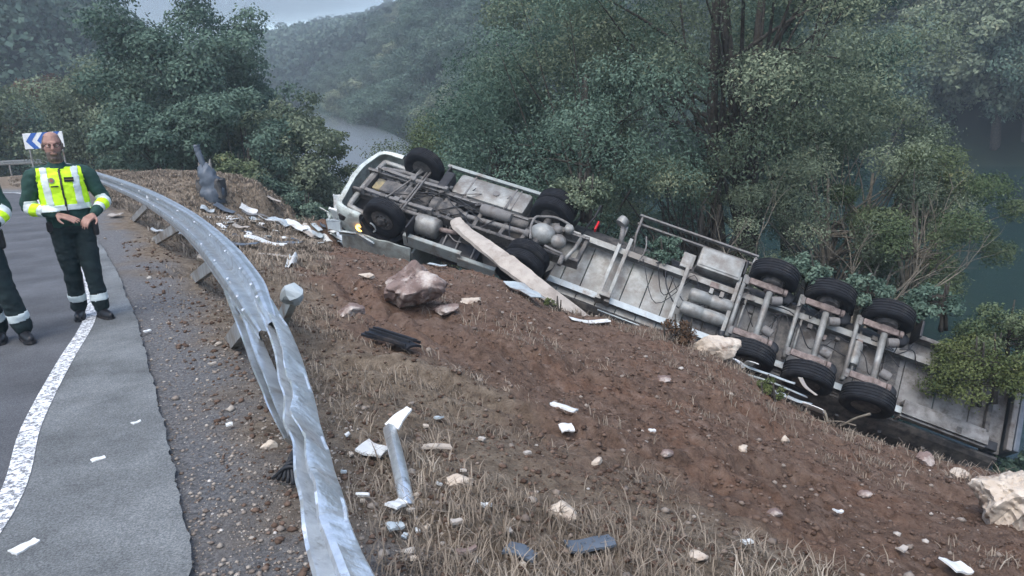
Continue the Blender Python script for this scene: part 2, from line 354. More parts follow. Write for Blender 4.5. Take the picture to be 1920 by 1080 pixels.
def groundmat():
    m = bpy.data.materials.new('bank earth'); m.use_nodes = True; n = m.node_tree.nodes; L = m.node_tree.links; b = n['Principled BSDF']
    b.inputs['Roughness'].default_value = .95; b.inputs['Specular IOR Level'].default_value = .12
    geo = n.new('ShaderNodeNewGeometry')
    def noise(sc, de=8, ro=.6):
        q = n.new('ShaderNodeTexNoise'); q.inputs['Scale'].default_value = sc; q.inputs['Detail'].default_value = de; q.inputs['Roughness'].default_value = ro
        L.new(geo.outputs['Position'], q.inputs['Vector']); return q
    def ramp(src, stops):
        q = n.new('ShaderNodeValToRGB'); e = q.color_ramp.elements
        while len(e) < len(stops): e.new(.5)
        for k, (p, c) in enumerate(stops): e[k].position = p; e[k].color = (*c, 1)
        L.new(src, q.inputs['Fac']); return q.outputs[0]
    def mix(a, b_, f):
        q = n.new('ShaderNodeMix'); q.data_type = 'RGBA'; L.new(a, q.inputs['A']); L.new(b_, q.inputs['B']); L.new(f, q.inputs['Factor']); return q.outputs['Result']
    dirtc = ramp(noise(7, 10, .72).outputs['Fac'], [(.34, (.048, .031, .022)), (.48, (.145, .098, .073)), (.58, (.195, .140, .108)), (.72, (.30, .24, .20))])
    red = ramp(noise(.9, 4).outputs['Fac'], [(.5, (.150, .104, .078)), (.62, (.180, .098, .062))])
    q = n.new('ShaderNodeMix'); q.data_type = 'RGBA'; q.inputs['Factor'].default_value = .35; L.new(dirtc, q.inputs['A']); L.new(red, q.inputs['B']); dirtc = q.outputs['Result']
    grassc = ramp(noise(9, 10, .75).outputs['Fac'], [(.30, (.070, .054, .040)), (.46, (.16, .130, .098)), (.60, (.25, .21, .16)), (.75, (.31, .27, .21))])
    gravc = ramp(noise(45, 8, .8).outputs['Fac'], [(.30, (.05, .05, .052)), (.50, (.16, .165, .17)), (.70, (.34, .35, .35))])
    a1 = n.new('ShaderNodeAttribute'); a1.attribute_name = 'dirt'; a2 = n.new('ShaderNodeAttribute'); a2.attribute_name = 'gravel'
    c = mix(grassc, dirtc, a1.outputs['Fac']); c = mix(c, gravc, a2.outputs['Fac'])
    L.new(c, b.inputs['Base Color'])
    bp = n.new('ShaderNodeBump'); bp.inputs['Strength'].default_value = 1.0; bp.inputs['Distance'].default_value = .06
    L.new(noise(22, 10, .7).outputs['Fac'], bp.inputs['Height']); L.new(bp.outputs[0], b.inputs['Normal'])
    return m
M['ground'] = groundmat()
tag(link('ground', me, M['ground'], smooth=True), kind='structure')
# rest of the land, behind and beside the viewpoint
ang2 = np.radians(np.linspace(62, 298, 90)); rad2 = np.concatenate([[.25], np.geomspace(.6, 190, 60)])
A, Rr = np.meshgrid(ang2, rad2); X2 = np.sin(A)*Rr; Y2 = np.cos(A)*Rr; Z2 = np.clip(ground(X2, Y2), -10, 12)
idx = np.arange(A.size).reshape(A.shape); F2 = np.stack([idx[:-1, :-1], idx[:-1, 1:], idx[1:, 1:], idx[1:, :-1]], -1).reshape(-1, 4)
tag(link('ground', npmesh('ground', np.stack([X2, Y2, Z2], -1).reshape(-1, 3), F2, {'dirt': ('POINT', dirt_mask(X2, Y2).ravel()*.3)}), M['ground'], smooth=True), kind='structure')

# ------------------------------------------------------------------ road, shoulder, painted line
def asphalt(name, c1, c2, c3, patch):
    m = bpy.data.materials.new(name); m.use_nodes = True; n = m.node_tree.nodes; L = m.node_tree.links; b = n['Principled BSDF']
    b.inputs['Roughness'].default_value = .85; b.inputs['Specular IOR Level'].default_value = .25
    geo = n.new('ShaderNodeNewGeometry'); q = n.new('ShaderNodeTexNoise'); q.inputs['Scale'].default_value = 110; q.inputs['Detail'].default_value = 4; q.inputs['Roughness'].default_value = .8
    L.new(geo.outputs['Position'], q.inputs['Vector'])
    r = n.new('ShaderNodeValToRGB'); e = r.color_ramp.elements; e[0].position = .34; e[0].color = (*c1, 1); e[1].position = .7; e[1].color = (*c3, 1); k = e.new(.5); k.color = (*c2, 1)
    L.new(q.outputs['Fac'], r.inputs['Fac'])
    p = n.new('ShaderNodeTexNoise'); p.inputs['Scale'].default_value = 1.1; p.inputs['Detail'].default_value = 7; p.inputs['Roughness'].default_value = .65; L.new(geo.outputs['Position'], p.inputs['Vector'])
    mr = n.new('ShaderNodeMapRange'); mr.inputs['From Min'].default_value = .35; mr.inputs['From Max'].default_value = .7; mr.inputs['To Min'].default_value = 1-patch; mr.inputs['To Max'].default_value = 1+patch
    L.new(p.outputs['Fac'], mr.inputs['Value'])
    vm = n.new('ShaderNodeVectorMath'); vm.operation = 'SCALE'; L.new(r.outputs[0], vm.inputs[0]); L.new(mr.outputs[0], vm.inputs['Scale']); L.new(vm.outputs[0], b.inputs['Base Color'])
    bp = n.new('ShaderNodeBump'); bp.inputs['Strength'].default_value = .6; bp.inputs['Distance'].default_value = .006; L.new(q.outputs['Fac'], bp.inputs['Height']); L.new(bp.outputs[0], b.inputs['Normal'])
    return m
M['asphalt'] = asphalt('dark asphalt', (.045, .049, .055), (.083, .089, .097), (.158, .167, .176), .3)
M['shoulder'] = asphalt('worn shoulder asphalt', (.066, .074, .078), (.135, .148, .152), (.25, .27, .27), .42)
def normals2(P):
    out = []
    for i in range(len(P)):
        t = (P[min(i+1, len(P)-1)]-P[max(i-1, 0)]); t.z = 0; t.normalize(); out.append(Vector((t.y, -t.x, 0)))
    return out                            # right-hand side
LN = normals2(LINEC); EN = normals2(EDGEC)
def nearest_edge(p):
    return min(EDGEC, key=lambda q: (q-p).length)
def strip(name, m, L0, L1, z, cols=2, jag=0.0):
    V = []; n = len(L0)
    for i in range(n):
        for k in range(cols):
            p = L0[i].lerp(L1[i], k/(cols-1)); V.append((p.x, p.y, z))
    idx = np.arange(n*cols).reshape(n, cols); F = np.stack([idx[:-1, :-1], idx[:-1, 1:], idx[1:, 1:], idx[1:, :-1]], -1).reshape(-1, 4)
    return tag(link(name, npmesh(name, V, F), m), kind='structure')
roadleft = [p-n*7.2 for p, n in zip(LINEC, LN)]
strip('asphalt_road', M['asphalt'], roadleft, [p+n*.02 for p, n in zip(LINEC, LN)], .002)
edgeres = [LINEC[i]+LN[i]*max(.25, min(1.6, (nearest_edge(LINEC[i])-LINEC[i]).length)) for i in range(len(LINEC))]
# shoulder follows the true edge: resample both curves finely
def resample(P, n):
    L = [0]
    for a, b in zip(P[:-1], P[1:]): L.append(L[-1]+(b-a).length)
    out = []; j = 0
    for k in range(n):
        s = L[-1]*(k/(n-1))**1.8
        while j < len(L)-2 and L[j+1] < s: j += 1
        out.append(P[j].lerp(P[j+1], min(1, (s-L[j])/max(1e-6, L[j+1]-L[j]))))
    return out
ES = resample(EDGEC, 1400); LS = []
for p in ES:
    q = min(range(len(LINEC)-1), key=lambda i: (LINEC[i]-p).length); best = None
    for i in (max(0, q-1), q):
        a, b = LINEC[i], LINEC[i+1]; d = b-a; t = max(0, min(1, (p-a).dot(d)/d.length_squared)); c = a+d*t
        if best is None or (c-p).length < (best-p).length: best = c
    LS.append(best)
EJ = []
for i, p in enumerate(ES):
    n = (p-LS[i]).normalized(); EJ.append(p+n*(float(fbm(p.x*6, p.y*6, 4, 9))*.04+float(fbm(p.x*28, p.y*28, 3, 19))*.025+.01))
strip('shoulder', M['shoulder'], LS, EJ, .006, 3)
def paintmat():
    m = mat('worn road paint', (.74, .77, .78), (.62, .65, .66), rough=.7)
    n = m.node_tree.nodes; L = m.node_tree.links; b = n['Principled BSDF']
    geo = n.new('ShaderNodeNewGeometry'); q = n.new('ShaderNodeTexNoise'); q.inputs['Scale'].default_value = 38; q.inputs['Detail'].default_value = 6; q.inputs['Roughness'].default_value = .8
    L.new(geo.outputs['Position'], q.inputs['Vector'])
    r = n.new('ShaderNodeValToRGB'); r.color_ramp.elements[0].position = .45; r.color_ramp.elements[0].color = (.13, .14, .15, 1); r.color_ramp.elements[1].position = .54; r.color_ramp.elements[1].color = (.74, .77, .78, 1)
    L.new(q.outputs['Fac'], r.inputs['Fac']); L.new(r.outputs[0], b.inputs['Base Color']); return m
M['paint'] = paintmat()
strip('edge_line', M['paint'], [p-n*.055 for p, n in zip(LINEC, LN)], [p+n*.055 for p, n in zip(LINEC, LN)], .010)
strip('centre_line', M['paint'], [p-n*3.45 for p, n in zip(LINEC, LN)], [p-n*3.35 for p, n in zip(LINEC, LN)], .010)

# ------------------------------------------------------------------ water
def watermat():
    m = bpy.data.materials.new('river water'); m.use_nodes = True; n = m.node_tree.nodes; L = m.node_tree.links; b = n['Principled BSDF']
    b.inputs['Base Color'].default_value = (.010, .028, .028, 1); b.inputs['Roughness'].default_value = .12; b.inputs['IOR'].default_value = 1.33
    geo = n.new('ShaderNodeNewGeometry'); mp = n.new('ShaderNodeMapping'); mp.inputs['Scale'].default_value = (1.2, .5, 1); L.new(geo.outputs['Position'], mp.inputs['Vector'])
    q = n.new('ShaderNodeTexNoise'); q.inputs['Scale'].default_value = 1.5; q.inputs['Detail'].default_value = 5; L.new(mp.outputs[0], q.inputs['Vector'])
    bp = n.new('ShaderNodeBump'); bp.inputs['Strength'].default_value = .25; bp.inputs['Distance'].default_value = .1; L.new(q.outputs['Fac'], bp.inputs['Height']); L.new(bp.outputs[0], b.inputs['Normal'])
    return m
WZ = -7.2
gx = np.linspace(-260, 200, 24); gy = np.linspace(-60, 460, 27); A, B = np.meshgrid(gx, gy); idx = np.arange(A.size).reshape(A.shape)
tag(link('river_water', npmesh('river_water', np.stack([A, B, A*0+WZ], -1).reshape(-1, 3), np.stack([idx[:-1, :-1], idx[:-1, 1:], idx[1:, 1:], idx[1:, :-1]], -1).reshape(-1, 4)), watermat()), kind='structure')

# ------------------------------------------------------------------ far bank and hills
M['hillsoil'] = mat('forest floor', (.018, .03, .024), (.010, .018, .014), rough=1, scale=.3, spec=.05, coord='Object')
FB = catmull([(95, -20, 0), (70, 40, 0), (50, 76, 0), (18, 106, 0), (-13, 138, 0), (-38, 188, 0), (-78, 262, 0), (-135, 325, 0), (-230, 370, 0)], 8)
FBN = normals2(FB)                        # right side = away from the river
def hill_h(v, i):
    p = FB[i]; s = p.y
    return v*.52 + 0
hv = []; cols = 26; hx = []; hz = []
hillprof = np.concatenate([[-3, 0], np.geomspace(2, 150, cols-2)])
for i, (p, n) in enumerate(zip(FB, FBN)):
    for v in hillprof:
        q = p+n*float(v); top = 60 + 0*float(sstep(200, 330, np.array(p.y)))
        z = WZ-.6 + top*(1-math.exp(-max(0, v)/42.0))*1.0 + float(fbm(np.array(q.x*.05), np.array(q.y*.05), 3, 61))*8*min(1, max(0, v)/20)
        hv.append((q.x, q.y, z if v > 0 else WZ-.6+v*.2))
idx = np.arange(len(hv)).reshape(len(FB), cols)
HV = np.array(hv).reshape(len(FB), cols, 3)
tag(link('hillside', npmesh('hillside', hv, np.stack([idx[:-1, :-1], idx[:-1, 1:], idx[1:, 1:], idx[1:, :-1]], -1).reshape(-1, 4)), M['hillsoil'], smooth=True), kind='structure')
# left hill, inside of the bend
LH = catmull([(-85, 35, 0), (-72, 68, 0), (-60, 92, 0), (-54, 120, 0), (-62, 160, 0), (-92, 210, 0), (-190, 250, 0)], 6); LHN = normals2(LH)
lv = []
for p, n in zip(LH, LHN):
    for v in np.concatenate([[-6], np.linspace(0, 120, 15)]):
        q = p-n*float(v); lv.append((q.x, q.y, -3+50*(1-math.exp(-max(0, v)/24))+float(fbm(np.array(q.x*.05), np.array(q.y*.05), 3, 71))*8-(2 if v < 0 else 0)))
idx = np.arange(len(lv)).reshape(len(LH), 16); LV = np.array(lv).reshape(len(LH), 16, 3)
tag(link('hillside', npmesh('hillside', lv, np.stack([idx[:-1, :-1], idx[:-1, 1:], idx[1:, 1:], idx[1:, :-1]], -1).reshape(-1, 4)), M['hillsoil'], smooth=True), kind='structure')

# ------------------------------------------------------------------ foliage
def leaves(blobs, n, size, rng, up=.35, flatten=.8, aspect=.55, droop=0.0):
    """n leaf quads on the shells of the blobs -> V, F, tint"""
    B = np.array([(b[0], b[1], b[2], b[3], b[4] if len(b) > 4 else b[3]) for b in blobs])
    wgt = B[:, 3]**2; wgt /= wgt.sum(); k = rng.choice(len(B), n, p=wgt)
    d = rng.normal(size=(n, 3)); d /= np.linalg.norm(d, axis=1)[:, None]
    d[:, 2] = np.where(rng.random(n) < .35, np.abs(d[:, 2]), d[:, 2])
    rr = 1-np.abs(rng.normal(size=n))*.28+(rng.random(n) < .18)*rng.random(n)*.45
    rr *= 1+.18*np.sin(d[:, 0]*5+k)*np.cos(d[:, 1]*6+k*1.7)
    c = B[k, :3]; rad = np.stack([B[k, 3], B[k, 3], B[k, 4]], 1)
    P = c+d*rad*rr[:, None]
    nrm = d*.8+rng.normal(size=(n, 3))*.55; nrm[:, 2] += up; nrm /= np.linalg.norm(nrm, axis=1)[:, None]
    a = rng.normal(size=(n, 3)); a[:, 2] -= droop; a -= nrm*(a*nrm).sum(1)[:, None]; a /= np.linalg.norm(a, axis=1)[:, None]
    b = np.cross(nrm, a); s = size*(.6+.8*rng.random(n))[:, None]
    V = np.stack([P-a*s*.5, P+b*s*aspect*.5, P+a*s*.5, P-b*s*aspect*.5], 1).reshape(-1, 3)
    F = np.arange(n*4).reshape(n, 4)
    ct = rng.random(len(B))
    tint = np.clip(.05+.6*ct[k]+.4*rng.random(n)**1.5, 0, 1)
    return V, F, tint
def crown_blobs(rx, ry, rz, nb, rng, lo=-.75, br=(.22, .36)):
    out = []
    for i in range(nb):
        while True:
            d = rng.normal(size=3); d /= np.linalg.norm(d)
            if d[2] > lo: break
        q = .55+.45*rng.random()
        r = (rx+ry+rz)/3*rng.uniform(*br)
        out.append((d[0]*rx*q, d[1]*ry*q, d[2]*rz*q, r, r*.72))
    return out
def meshleaves(name, V, F, t): return npmesh(name, V, F, {'tint': ('FACE', t)})
def trunk_mb(h, r, blobs, crown_z, rng, stems=1, limb=.3, nl=14):
    mb = MB()
    for s_ in range(stems):
        lean = Vector((rng.uniform(-.16, .16), rng.uniform(-.16, .16), 1)); x0 = Vector((rng.uniform(-.3, .3), rng.uniform(-.3, .3), -.6)) if stems > 1 else Vector((0, 0, -.8))
        pts = []; m = 8
        for i in range(m):
            t = i/(m-1); pts.append(x0+lean*(t*(h+.6))+Vector((sin(t*5+s_)*.12, cos(t*4+s_*2)*.12, 0))*h*.12)
        mb.tube(pts, [r*(1.25-.95*i/(m-1)) for i in range(m)], 8)
        for b in [blobs[int(k)] for k in rng.choice(len(blobs), min(nl, len(blobs)), replace=False)]:
            e = Vector((b[0], b[1], b[2]+crown_z)); t0 = rng.uniform(.3, .85); s0 = pts[int(t0*(m-1))]
            if e.z < s0.z: e.z = s0.z+.2*h*rng.random()
            mid = s0.lerp(e, .5)+Vector((rng.uniform(-.3, .3), rng.uniform(-.3, .3), rng.uniform(.0, .5)))*h*.06
            q = catmull([s0, mid, e], 4); mb.tube(q, [r*limb*(1.1-.9*i/(len(q)-1)) for i in range(len(q))], 5)
    return mb
def tree(pos, h, rx, rz, leafm, n, leaf, seed, label, name='tree', nb=40, stems=1, ry=None, barkm='bark', lo=-.75, group=None, rot=0, cz=None, cat='tree', up=.35, droop=0, br=(.22, .36), tr=.028, nl=14):
    rng = np.random.default_rng(seed); ry = ry or rx; cz = h-rz*.95 if cz is None else cz
    blobs = crown_blobs(rx, ry, rz, nb, rng, lo, br)
    e = empty(name, Matrix.Translation(Vector(pos)) @ Matrix.Rotation(rot, 4, 'Z'), label, cat, group)
    trunk_mb(max(1.0, cz+rz*.3), h*tr, blobs, cz, rng, stems, nl=nl).build('trunk', M[barkm], e, smooth=True)
    V, F, t = leaves([(b[0], b[1], b[2]+cz, b[3], b[4]) for b in blobs], n, leaf, rng, up=up, droop=droop, aspect=.42 if leaf < .13 else .55)
    link('crown', meshleaves('crown', V, F, t), M[leafm], e)
    return e
def gz(x, y): return float(ground(np.array([float(x)]), np.array([float(y)]))[0])
def cp(src, M4, label, scale=None, group=None):
    c = src.copy(); COL.objects.link(c); c.matrix_world = M4
    if label: c['label'] = label
    if group: c['group'] = group
    for ch in list(src.children):
        d = ch.copy(); COL.objects.link(d); d.parent = c
        for g in ch.children:
            q = g.copy(); COL.objects.link(q); q.parent = d
    return c
def TRS(p, rz=0, s=1.0, sz=None): return Matrix.Translation(Vector(p)) @ Matrix.Rotation(rz, 4, 'Z') @ Matrix.Diagonal((s, s, sz or s, 1))
# ------------------------------------------------------------------ overturned vehicles (x rearward, y to the far side, z out of the underside)
def frame(o, e):
    x, y, z = e
    return Matrix.Translation(Vector(o)) @ Matrix.Rotation(z, 4, 'Z') @ Matrix.Rotation(y, 4, 'Y') @ Matrix.Rotation(x, 4, 'X')
QM = frame((-2.518, 18.931, -0.135), (0.5711, 0.3181, -0.3556))
TM = frame((6.818, 15.947, -3.690), (0.8753, 0.3703, -0.2943))
def arc(c, r, a0, a1, n, plane='xz'):
    out = []
    for i in range(n+1):
        q = a0+(a1-a0)*i/n
        out.append((c[0]+r*cos(q), c[1], c[2]+r*sin(q)) if plane == 'xz' else (c[0]+r*cos(q), c[1]+r*sin(q), c[2]))
    return out
def tyre_prof(R, W, rim):
    h = W/2; p = [(rim, -h*.72), (rim+.05, -h*.86), (R-.14, -h), (R-.055, -h*.98), (R-.018, -h*.86)]
    g = [-.66, -.33, 0, .33, .66]
    for q in g: p += [(R-.002, h*(q-.07)), (R-.016, h*(q-.045)), (R-.016, h*(q+.045)), (R-.002, h*(q+.07))]
    p += [(R-.018, h*.86), (R-.055, h*.98), (R-.14, h), (rim+.05, h*.86), (rim, h*.72)]
    return p
_wc = {}
def wheel(parent, x, y, z, R, W, side, rimkind='deep'):
    """wheel = tyre (with rim and hub as its own pieces)"""
    key = (R, W, rimkind, side)
    rim = R*.54
    if key not in _wc:
        t = MB().lathe(tyre_prof(R, W, rim), (0, 0, 0), (0, 1, 0), 56).build('wheel', M['rubber'], None, smooth=True, auto=.7)
        s = side; h = W/2
        if rimkind == 'deep': pr_ = [(rim+.004, s*h*.8), (rim-.03, s*h*.78), (rim-.045, s*h*.4), (rim-.07, -s*h*.05), (rim*.55, -s*h*.12), (rim*.42, s*h*.05), (.0, s*h*.05)]
        else: pr_ = [(rim+.004, s*h*.8), (rim-.025, s*h*.74), (rim-.05, s*h*.55), (rim*.66, s*h*.85), (rim*.55, s*h*.9), (rim*.42, s*h*.75), (.0, s*h*.75)]
        r = MB(); r.lathe(pr_[:-1], (0, 0, 0), (0, 1, 0), 40)
        r.lathe([(rim-.02, -s*h*.75), (rim-.06, -s*h*.1)], (0, 0, 0), (0, 1, 0), 32)
        for k in range(10):
            q = 2*pi*k/10; r.tube([(cos(q)*rim*.62, pr_[4][1], sin(q)*rim*.62), (cos(q)*rim*.62, pr_[4][1]+s*.045, sin(q)*rim*.62)], .018, 6)
        ro = r.build('rim', M['frame'], t, smooth=True, auto=.6)
        hb = MB().lathe([(.13, pr_[5][1]-.02*s), (.125, pr_[5][1]+s*.08), (.08, pr_[5][1]+s*.11), (.03, pr_[5][1]+s*.115)], (0, 0, 0), (0, 1, 0), 20).build('hub', M['frame'], t, smooth=True, auto=.6)
        _wc[key] = t
    else:
        src = _wc[key]; t = src.copy(); COL.objects.link(t)
        for ch in src.children:
            c = ch.copy(); COL.objects.link(c); c.parent = t
    t.parent = parent; t.location = (x, y, z); t.rotation_euler = (0, random.Random(int(x*100+y*10)).uniform(0, 6), 0)
    return t
def bolt_row(mb, a, b, n, r=.012):
    a, b = Vector(a), Vector(b)
    for i in range(n): mb.box(a.lerp(b, i/max(1, n-1)), (r*2, r*2, r*2))

# ---------------- tractor unit
tq = empty('truck', QM, 'overturned pale truck tractor unit lying wheels up at the left end of the wreck', 'truck')
for y, s in ((-1.02, -1), (1.02, 1)): wheel(tq, 0, y, 0, .54, .33, s, 'shallow')
for y, s in ((-1.10, -1), (-.78, -1), (.78, 1), (1.10, 1)): wheel(tq, 3.68, y, -.04, .53, .29, s)
# chassis rails with flanges
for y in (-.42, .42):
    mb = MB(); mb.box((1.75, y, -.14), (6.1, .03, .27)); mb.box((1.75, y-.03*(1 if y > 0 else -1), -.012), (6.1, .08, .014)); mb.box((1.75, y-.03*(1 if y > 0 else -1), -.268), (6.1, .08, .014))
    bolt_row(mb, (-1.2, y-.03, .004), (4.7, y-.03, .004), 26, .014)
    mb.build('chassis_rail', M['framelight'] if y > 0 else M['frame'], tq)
for i, x in enumerate((-1.05, 1.05, 2.05, 2.75, 3.3, 4.1, 4.75)):
    MB().box((x, 0, -.14), (.10, .80, .16), bev=.02).build('crossmember', M['frame'], tq)
# front axle, springs, tie rods
ax = MB(); ax.tube([(0, -.86, .0), (0, -.62, .03), (0, -.45, -.05), (0, .45, -.05), (0, .62, .03), (0, .86, 0)], .065, 10, ry=.05); ax.build('front_axle', M['framelight'], tq, smooth=True)
for dx, z in ((.20, .05), (.30, .10)): MB().tube([(dx, -.80, z), (dx+.02, 0, z+.02), (dx, .80, z)], .026, 8).build('tie_rod', M['framelight'], tq, smooth=True)
MB().tube([(-.25, -.5, .12), (.1, .78, .08)], .022, 8).build('tie_rod', M['framelight'], tq, smooth=True)
for y in (-.42, .42):
    mb = MB()
    for k in range(4):
        L = .92-.14*k; mb.tube([(-L, y, .02-.018*k+.10), (-L/2, y, .10-.018*k), (0, y, .085-.018*k), (L/2, y, .10-.018*k), (L, y, .02-.018*k+.10)], .010, 4, ry=.045, up=(0, 0, 1))
    mb.box((-.95, y, .05), (.10, .11, .20), bev=.02); mb.box((.95, y, .05), (.10, .11, .20), bev=.02); mb.box((0, y, .10), (.16, .14, .05), bev=.01)
    mb.build('leaf_spring', M['framelight'], tq)
# engine, sump, gearbox, prop shaft
mb = MB(); mb.box((-.05, 0, -.42), (1.35, .62, .5), bev=.06); mb.box((-.25, 0, -.10), (.80, .44, .22), bev=.05)
for k in range(6): mb.box((-.55+.2*k, .30, -.25), (.05, .08, .35))
mb.build('engine', M['frame'], tq)
MB().box((-.72, .02, -.14), (.34, .40, .20), bev=.05).build('oil_sump', mat('ochre sump paint', (.30, .25, .13), (.2, .16, .08), rough=.6, dirt=(.06, .06, .05), dirt_amt=.5), tq)
mb = MB(); mb.lathe([(.16, 0), (.27, .02), (.27, .20), (.22, .26), (.19, .5), (.17, .75), (.12, .85), (.07, .95)], (.75, .0, -.22), (1, 0, 0), 20); mb.box((1.2, .12, -.15), (.3, .2, .2), bev=.03)
mb.build('gearbox', M['frame'], tq, smooth=True, auto=.5)
mb = MB(); mb.tube([(1.66, -.02, -.16), (3.35, -.02, -.06)], .068, 14); mb.tube([(3.30, -.02, -.06), (3.42, -.02, -.055)], .10, 14); mb.tube([(1.62, -.02, -.16), (1.74, -.02, -.157)], .10, 14)
mb.build('prop_shaft', M['framelight'], tq, smooth=True, auto=.6)
# front structure under the cab
mb = MB(); mb.tube(catmull([(-.55, -.95, -.20), (-.98, -.92, -.16), (-1.12, -.75, -.14), (-1.13, .75, -.14), (-.98, .92, -.16), (-.45, .95, -.22)], 5), .055, 10, ry=.075)
mb.build('front_beam', M['alu'], tq, smooth=True)
MB().tube([(-.98, -.42, -.08), (-.5, -.43, -.02), (.6, -.5, -.02)], .045, 10).build('subframe_arm', M['framelight'], tq, smooth=True)
MB().tube([(-1.0, .62, -.10), (-.4, .66, -.04), (1.0, .66, -.06)], .055, 10).build('subframe_arm', M['framelight'], tq, smooth=True)
MB().tube([(.1, -.6, -.02), (1.25, -.58, -.03)], .05, 10).build('subframe_arm', M['framelight'], tq, smooth=True)
mb = MB(); mb.box((-.85, .30, -.45), (.10, .95, .55), bev=.02)
for k in range(12): mb.box((-.91, -.12+.075*k, -.45), (.02, .02, .5))
mb.build('radiator', M['frame'], tq)
# air lines
rr = random.Random(4)
for k in range(9):
    y0 = rr.uniform(-.38, .38); P = [(-.9+rr.uniform(0, .6), y0, rr.uniform(-.1, .02))]
    for j in range(4): P.append((P[-1][0]+rr.uniform(.3, 1.1), rr.uniform(-.4, .4), rr.uniform(-.12, .03)))
    MB().tube(catmull(P, 5), rr.uniform(.009, .018), 6).build('hose', M['black'], tq, smooth=True)
# bumper: curved band with a rolled lip
bpath = catmull([(-.62, -1.235, -.36), (-1.05, -1.225, -.30), (-1.36, -1.06, -.30), (-1.40, -.70, -.22), (-1.50, 0, -.22), (-1.45, .80, -.24), (-1.33, 1.10, -.26), (-1.05, 1.225, -.28), (-.70, 1.235, -.3)], 6)
ups = []
for i, p in enumerate(bpath):
    t = (bpath[min(i+1, len(bpath)-1)]-bpath[max(i-1, 0)]).normalized(); ups.append((Vector((0, 0, 1)), Vector((t.y, -t.x, 0)).normalized()*-1))
prof = [(.27, -.13), (.30, -.05), (.27, .0), (.18, .02), (.0, .02), (-.12, .035), (-.26, .02), (-.34, -.01), (-.34, -.03), (-.26, .0), (-.12, .015), (.0, 0), (.17, 0), (.25, -.02), (.27, -.06), (.24, -.13)]
MB().sweep(bpath, prof, ups=ups, close=True).dent(.05, 2.2, 5).build('bumper', M['cream'], tq, smooth=True, auto=.8)
# cab shell below the bumper (roof is crushed into the bank)
def shell(name, pts, m, th=.04):
    mb = MB(); mb.sweep([Vector(p) for p in pts[0]], pts[1], ups=pts[2], close=True); return mb.build(name, m, tq, smooth=True, auto=.6)
cabp = catmull([(.75, -1.23, -1.4), (-.6, -1.24, -1.4), (-1.2, -1.2, -1.4), (-1.43, -.95, -1.4), (-1.50, 0, -1.4), (-1.43, .95, -1.4), (-1.2, 1.2, -1.4), (-.6, 1.24, -1.4), (.75, 1.23, -1.4)], 5)
ups = []
for i, p in enumerate(cabp):
    t = (cabp[min(i+1, len(cabp)-1)]-cabp[max(i-1, 0)]).normalized(); ups.append((Vector((0, 0, 1)), Vector((-t.y, t.x, 0)).normalized()))
MB().sweep(cabp, [(.75, .0), (.4, .02), (-.4, .03), (-1.1, -.05), (-1.1, -.09), (-.4, -.01), (.4, -.02), (.75, -.04)], ups=ups, close=True).dent(.12, 1.6, 9).build('cab_shell', M['cream'], tq, smooth=True, auto=.7)
MB().box((-.4, 0, -.78), (2.1, 2.38, .05), bev=.02).build('cab_floor', M['black'], tq)
MB().box((-.4, 0, -2.5), (2.1, 2.3, .06), bev=.03).build('cab_roof', M['cream'], tq)
MB().box((.76, 0, -1.6), (.06, 2.4, 1.7), bev=.02).build('cab_back', M['greyg'], tq)
# wheel arches
for y, s in ((-1.0, -1), (1.0, 1)):
    P = arc((0.0, y, -.02), .62, radians(-165), radians(-15), 12); ups = [(Vector((0, 1, 0)), (Vector(p)-Vector((0, y, -.02))).normalized()) for p in P]
    MB().sweep(P, [(-.2, 0), (.2, 0), (.2, .02), (-.2, .02)], ups=ups, close=True).build('wheel_arch', M['black'], tq)
    MB().box((.70, y, -.14), (.05, .44, .55), bev=.02).build('mudflap', M['black'], tq)
MB().box((.80, .72, -.10), (.26, .62, .46), bev=.06).build('battery_box', M['black'], tq)
# near corner: headlamp, lamp, torn corner panels
MB().box((-1.05, -1.22, -.28), (.36, .06, .20), bev=.03).build('headlamp', M['black'], tq)
mb = MB(); mb.tube(arc((-.62, -1.27, -.42), .085, radians(60), radians(300), 10), [.006+.026*sin(pi*i/10) for i in range(11)], 8); mb.build('indicator_lamp', M['amber'], tq, smooth=True)
for k, (x, y, z, a, b, c) in enumerate([(-1.55, -.95, -.55, .34, .05, .30), (-1.40, -1.28, -.62, .5, .04, .26), (-1.0, -1.30, -.72, .45, .05, .18), (-.45, -1.32, -.72, .42, .04, .22), (-1.62, -.70, -.40, .22, .05, .36)]):
    q = random.Random(k+3); R = Matrix.Rotation(q.uniform(-.6, .6), 3, 'Y') @ Matrix.Rotation(q.uniform(-.5, .5), 3, 'X') @ Matrix.Rotation(q.uniform(-.5, .5), 3, 'Z')
    MB().box((x, y, z), (a, b, c), R, bev=.015).jit(.025, k).build('torn_panel', M['white'] if k in (0, 4) else M['bluewhite'], tq)
MB().tube(arc((-.36, -1.2, -.32), .16, radians(-60), radians(80), 6), .02, 6).build('torn_bracket', M['bluewhite'], tq, smooth=True)
# fuel tank on the far side with straps, rail
mb = MB(); mb.box((1.98, .93, -.36), (2.02, .74, .60), bev=.11); mb.build('fuel_tank', M['alu'], tq, smooth=True, auto=.5)
for x in (1.38, 2.52, 2.66):
    mb = MB(); mb.box((x, .93, -.36), (.06 if x < 2.6 else .03, .765, .625), bev=.10); mb.build('tank_strap', M['framelight'], tq, smooth=True, auto=.5)
MB().tube([(2.1, .93, -.05), (2.1, .93, -.035)], .09, 14).build('drain_cap', M['framelight'], tq)
mb = MB(); mb.box((1.85, 1.40, -.08), (2.65, .03, .14), bev=.008); mb.box((1.85, 1.36, -.015), (2.65, .10, .02)); mb.build('side_rail', M['greyg'], tq)
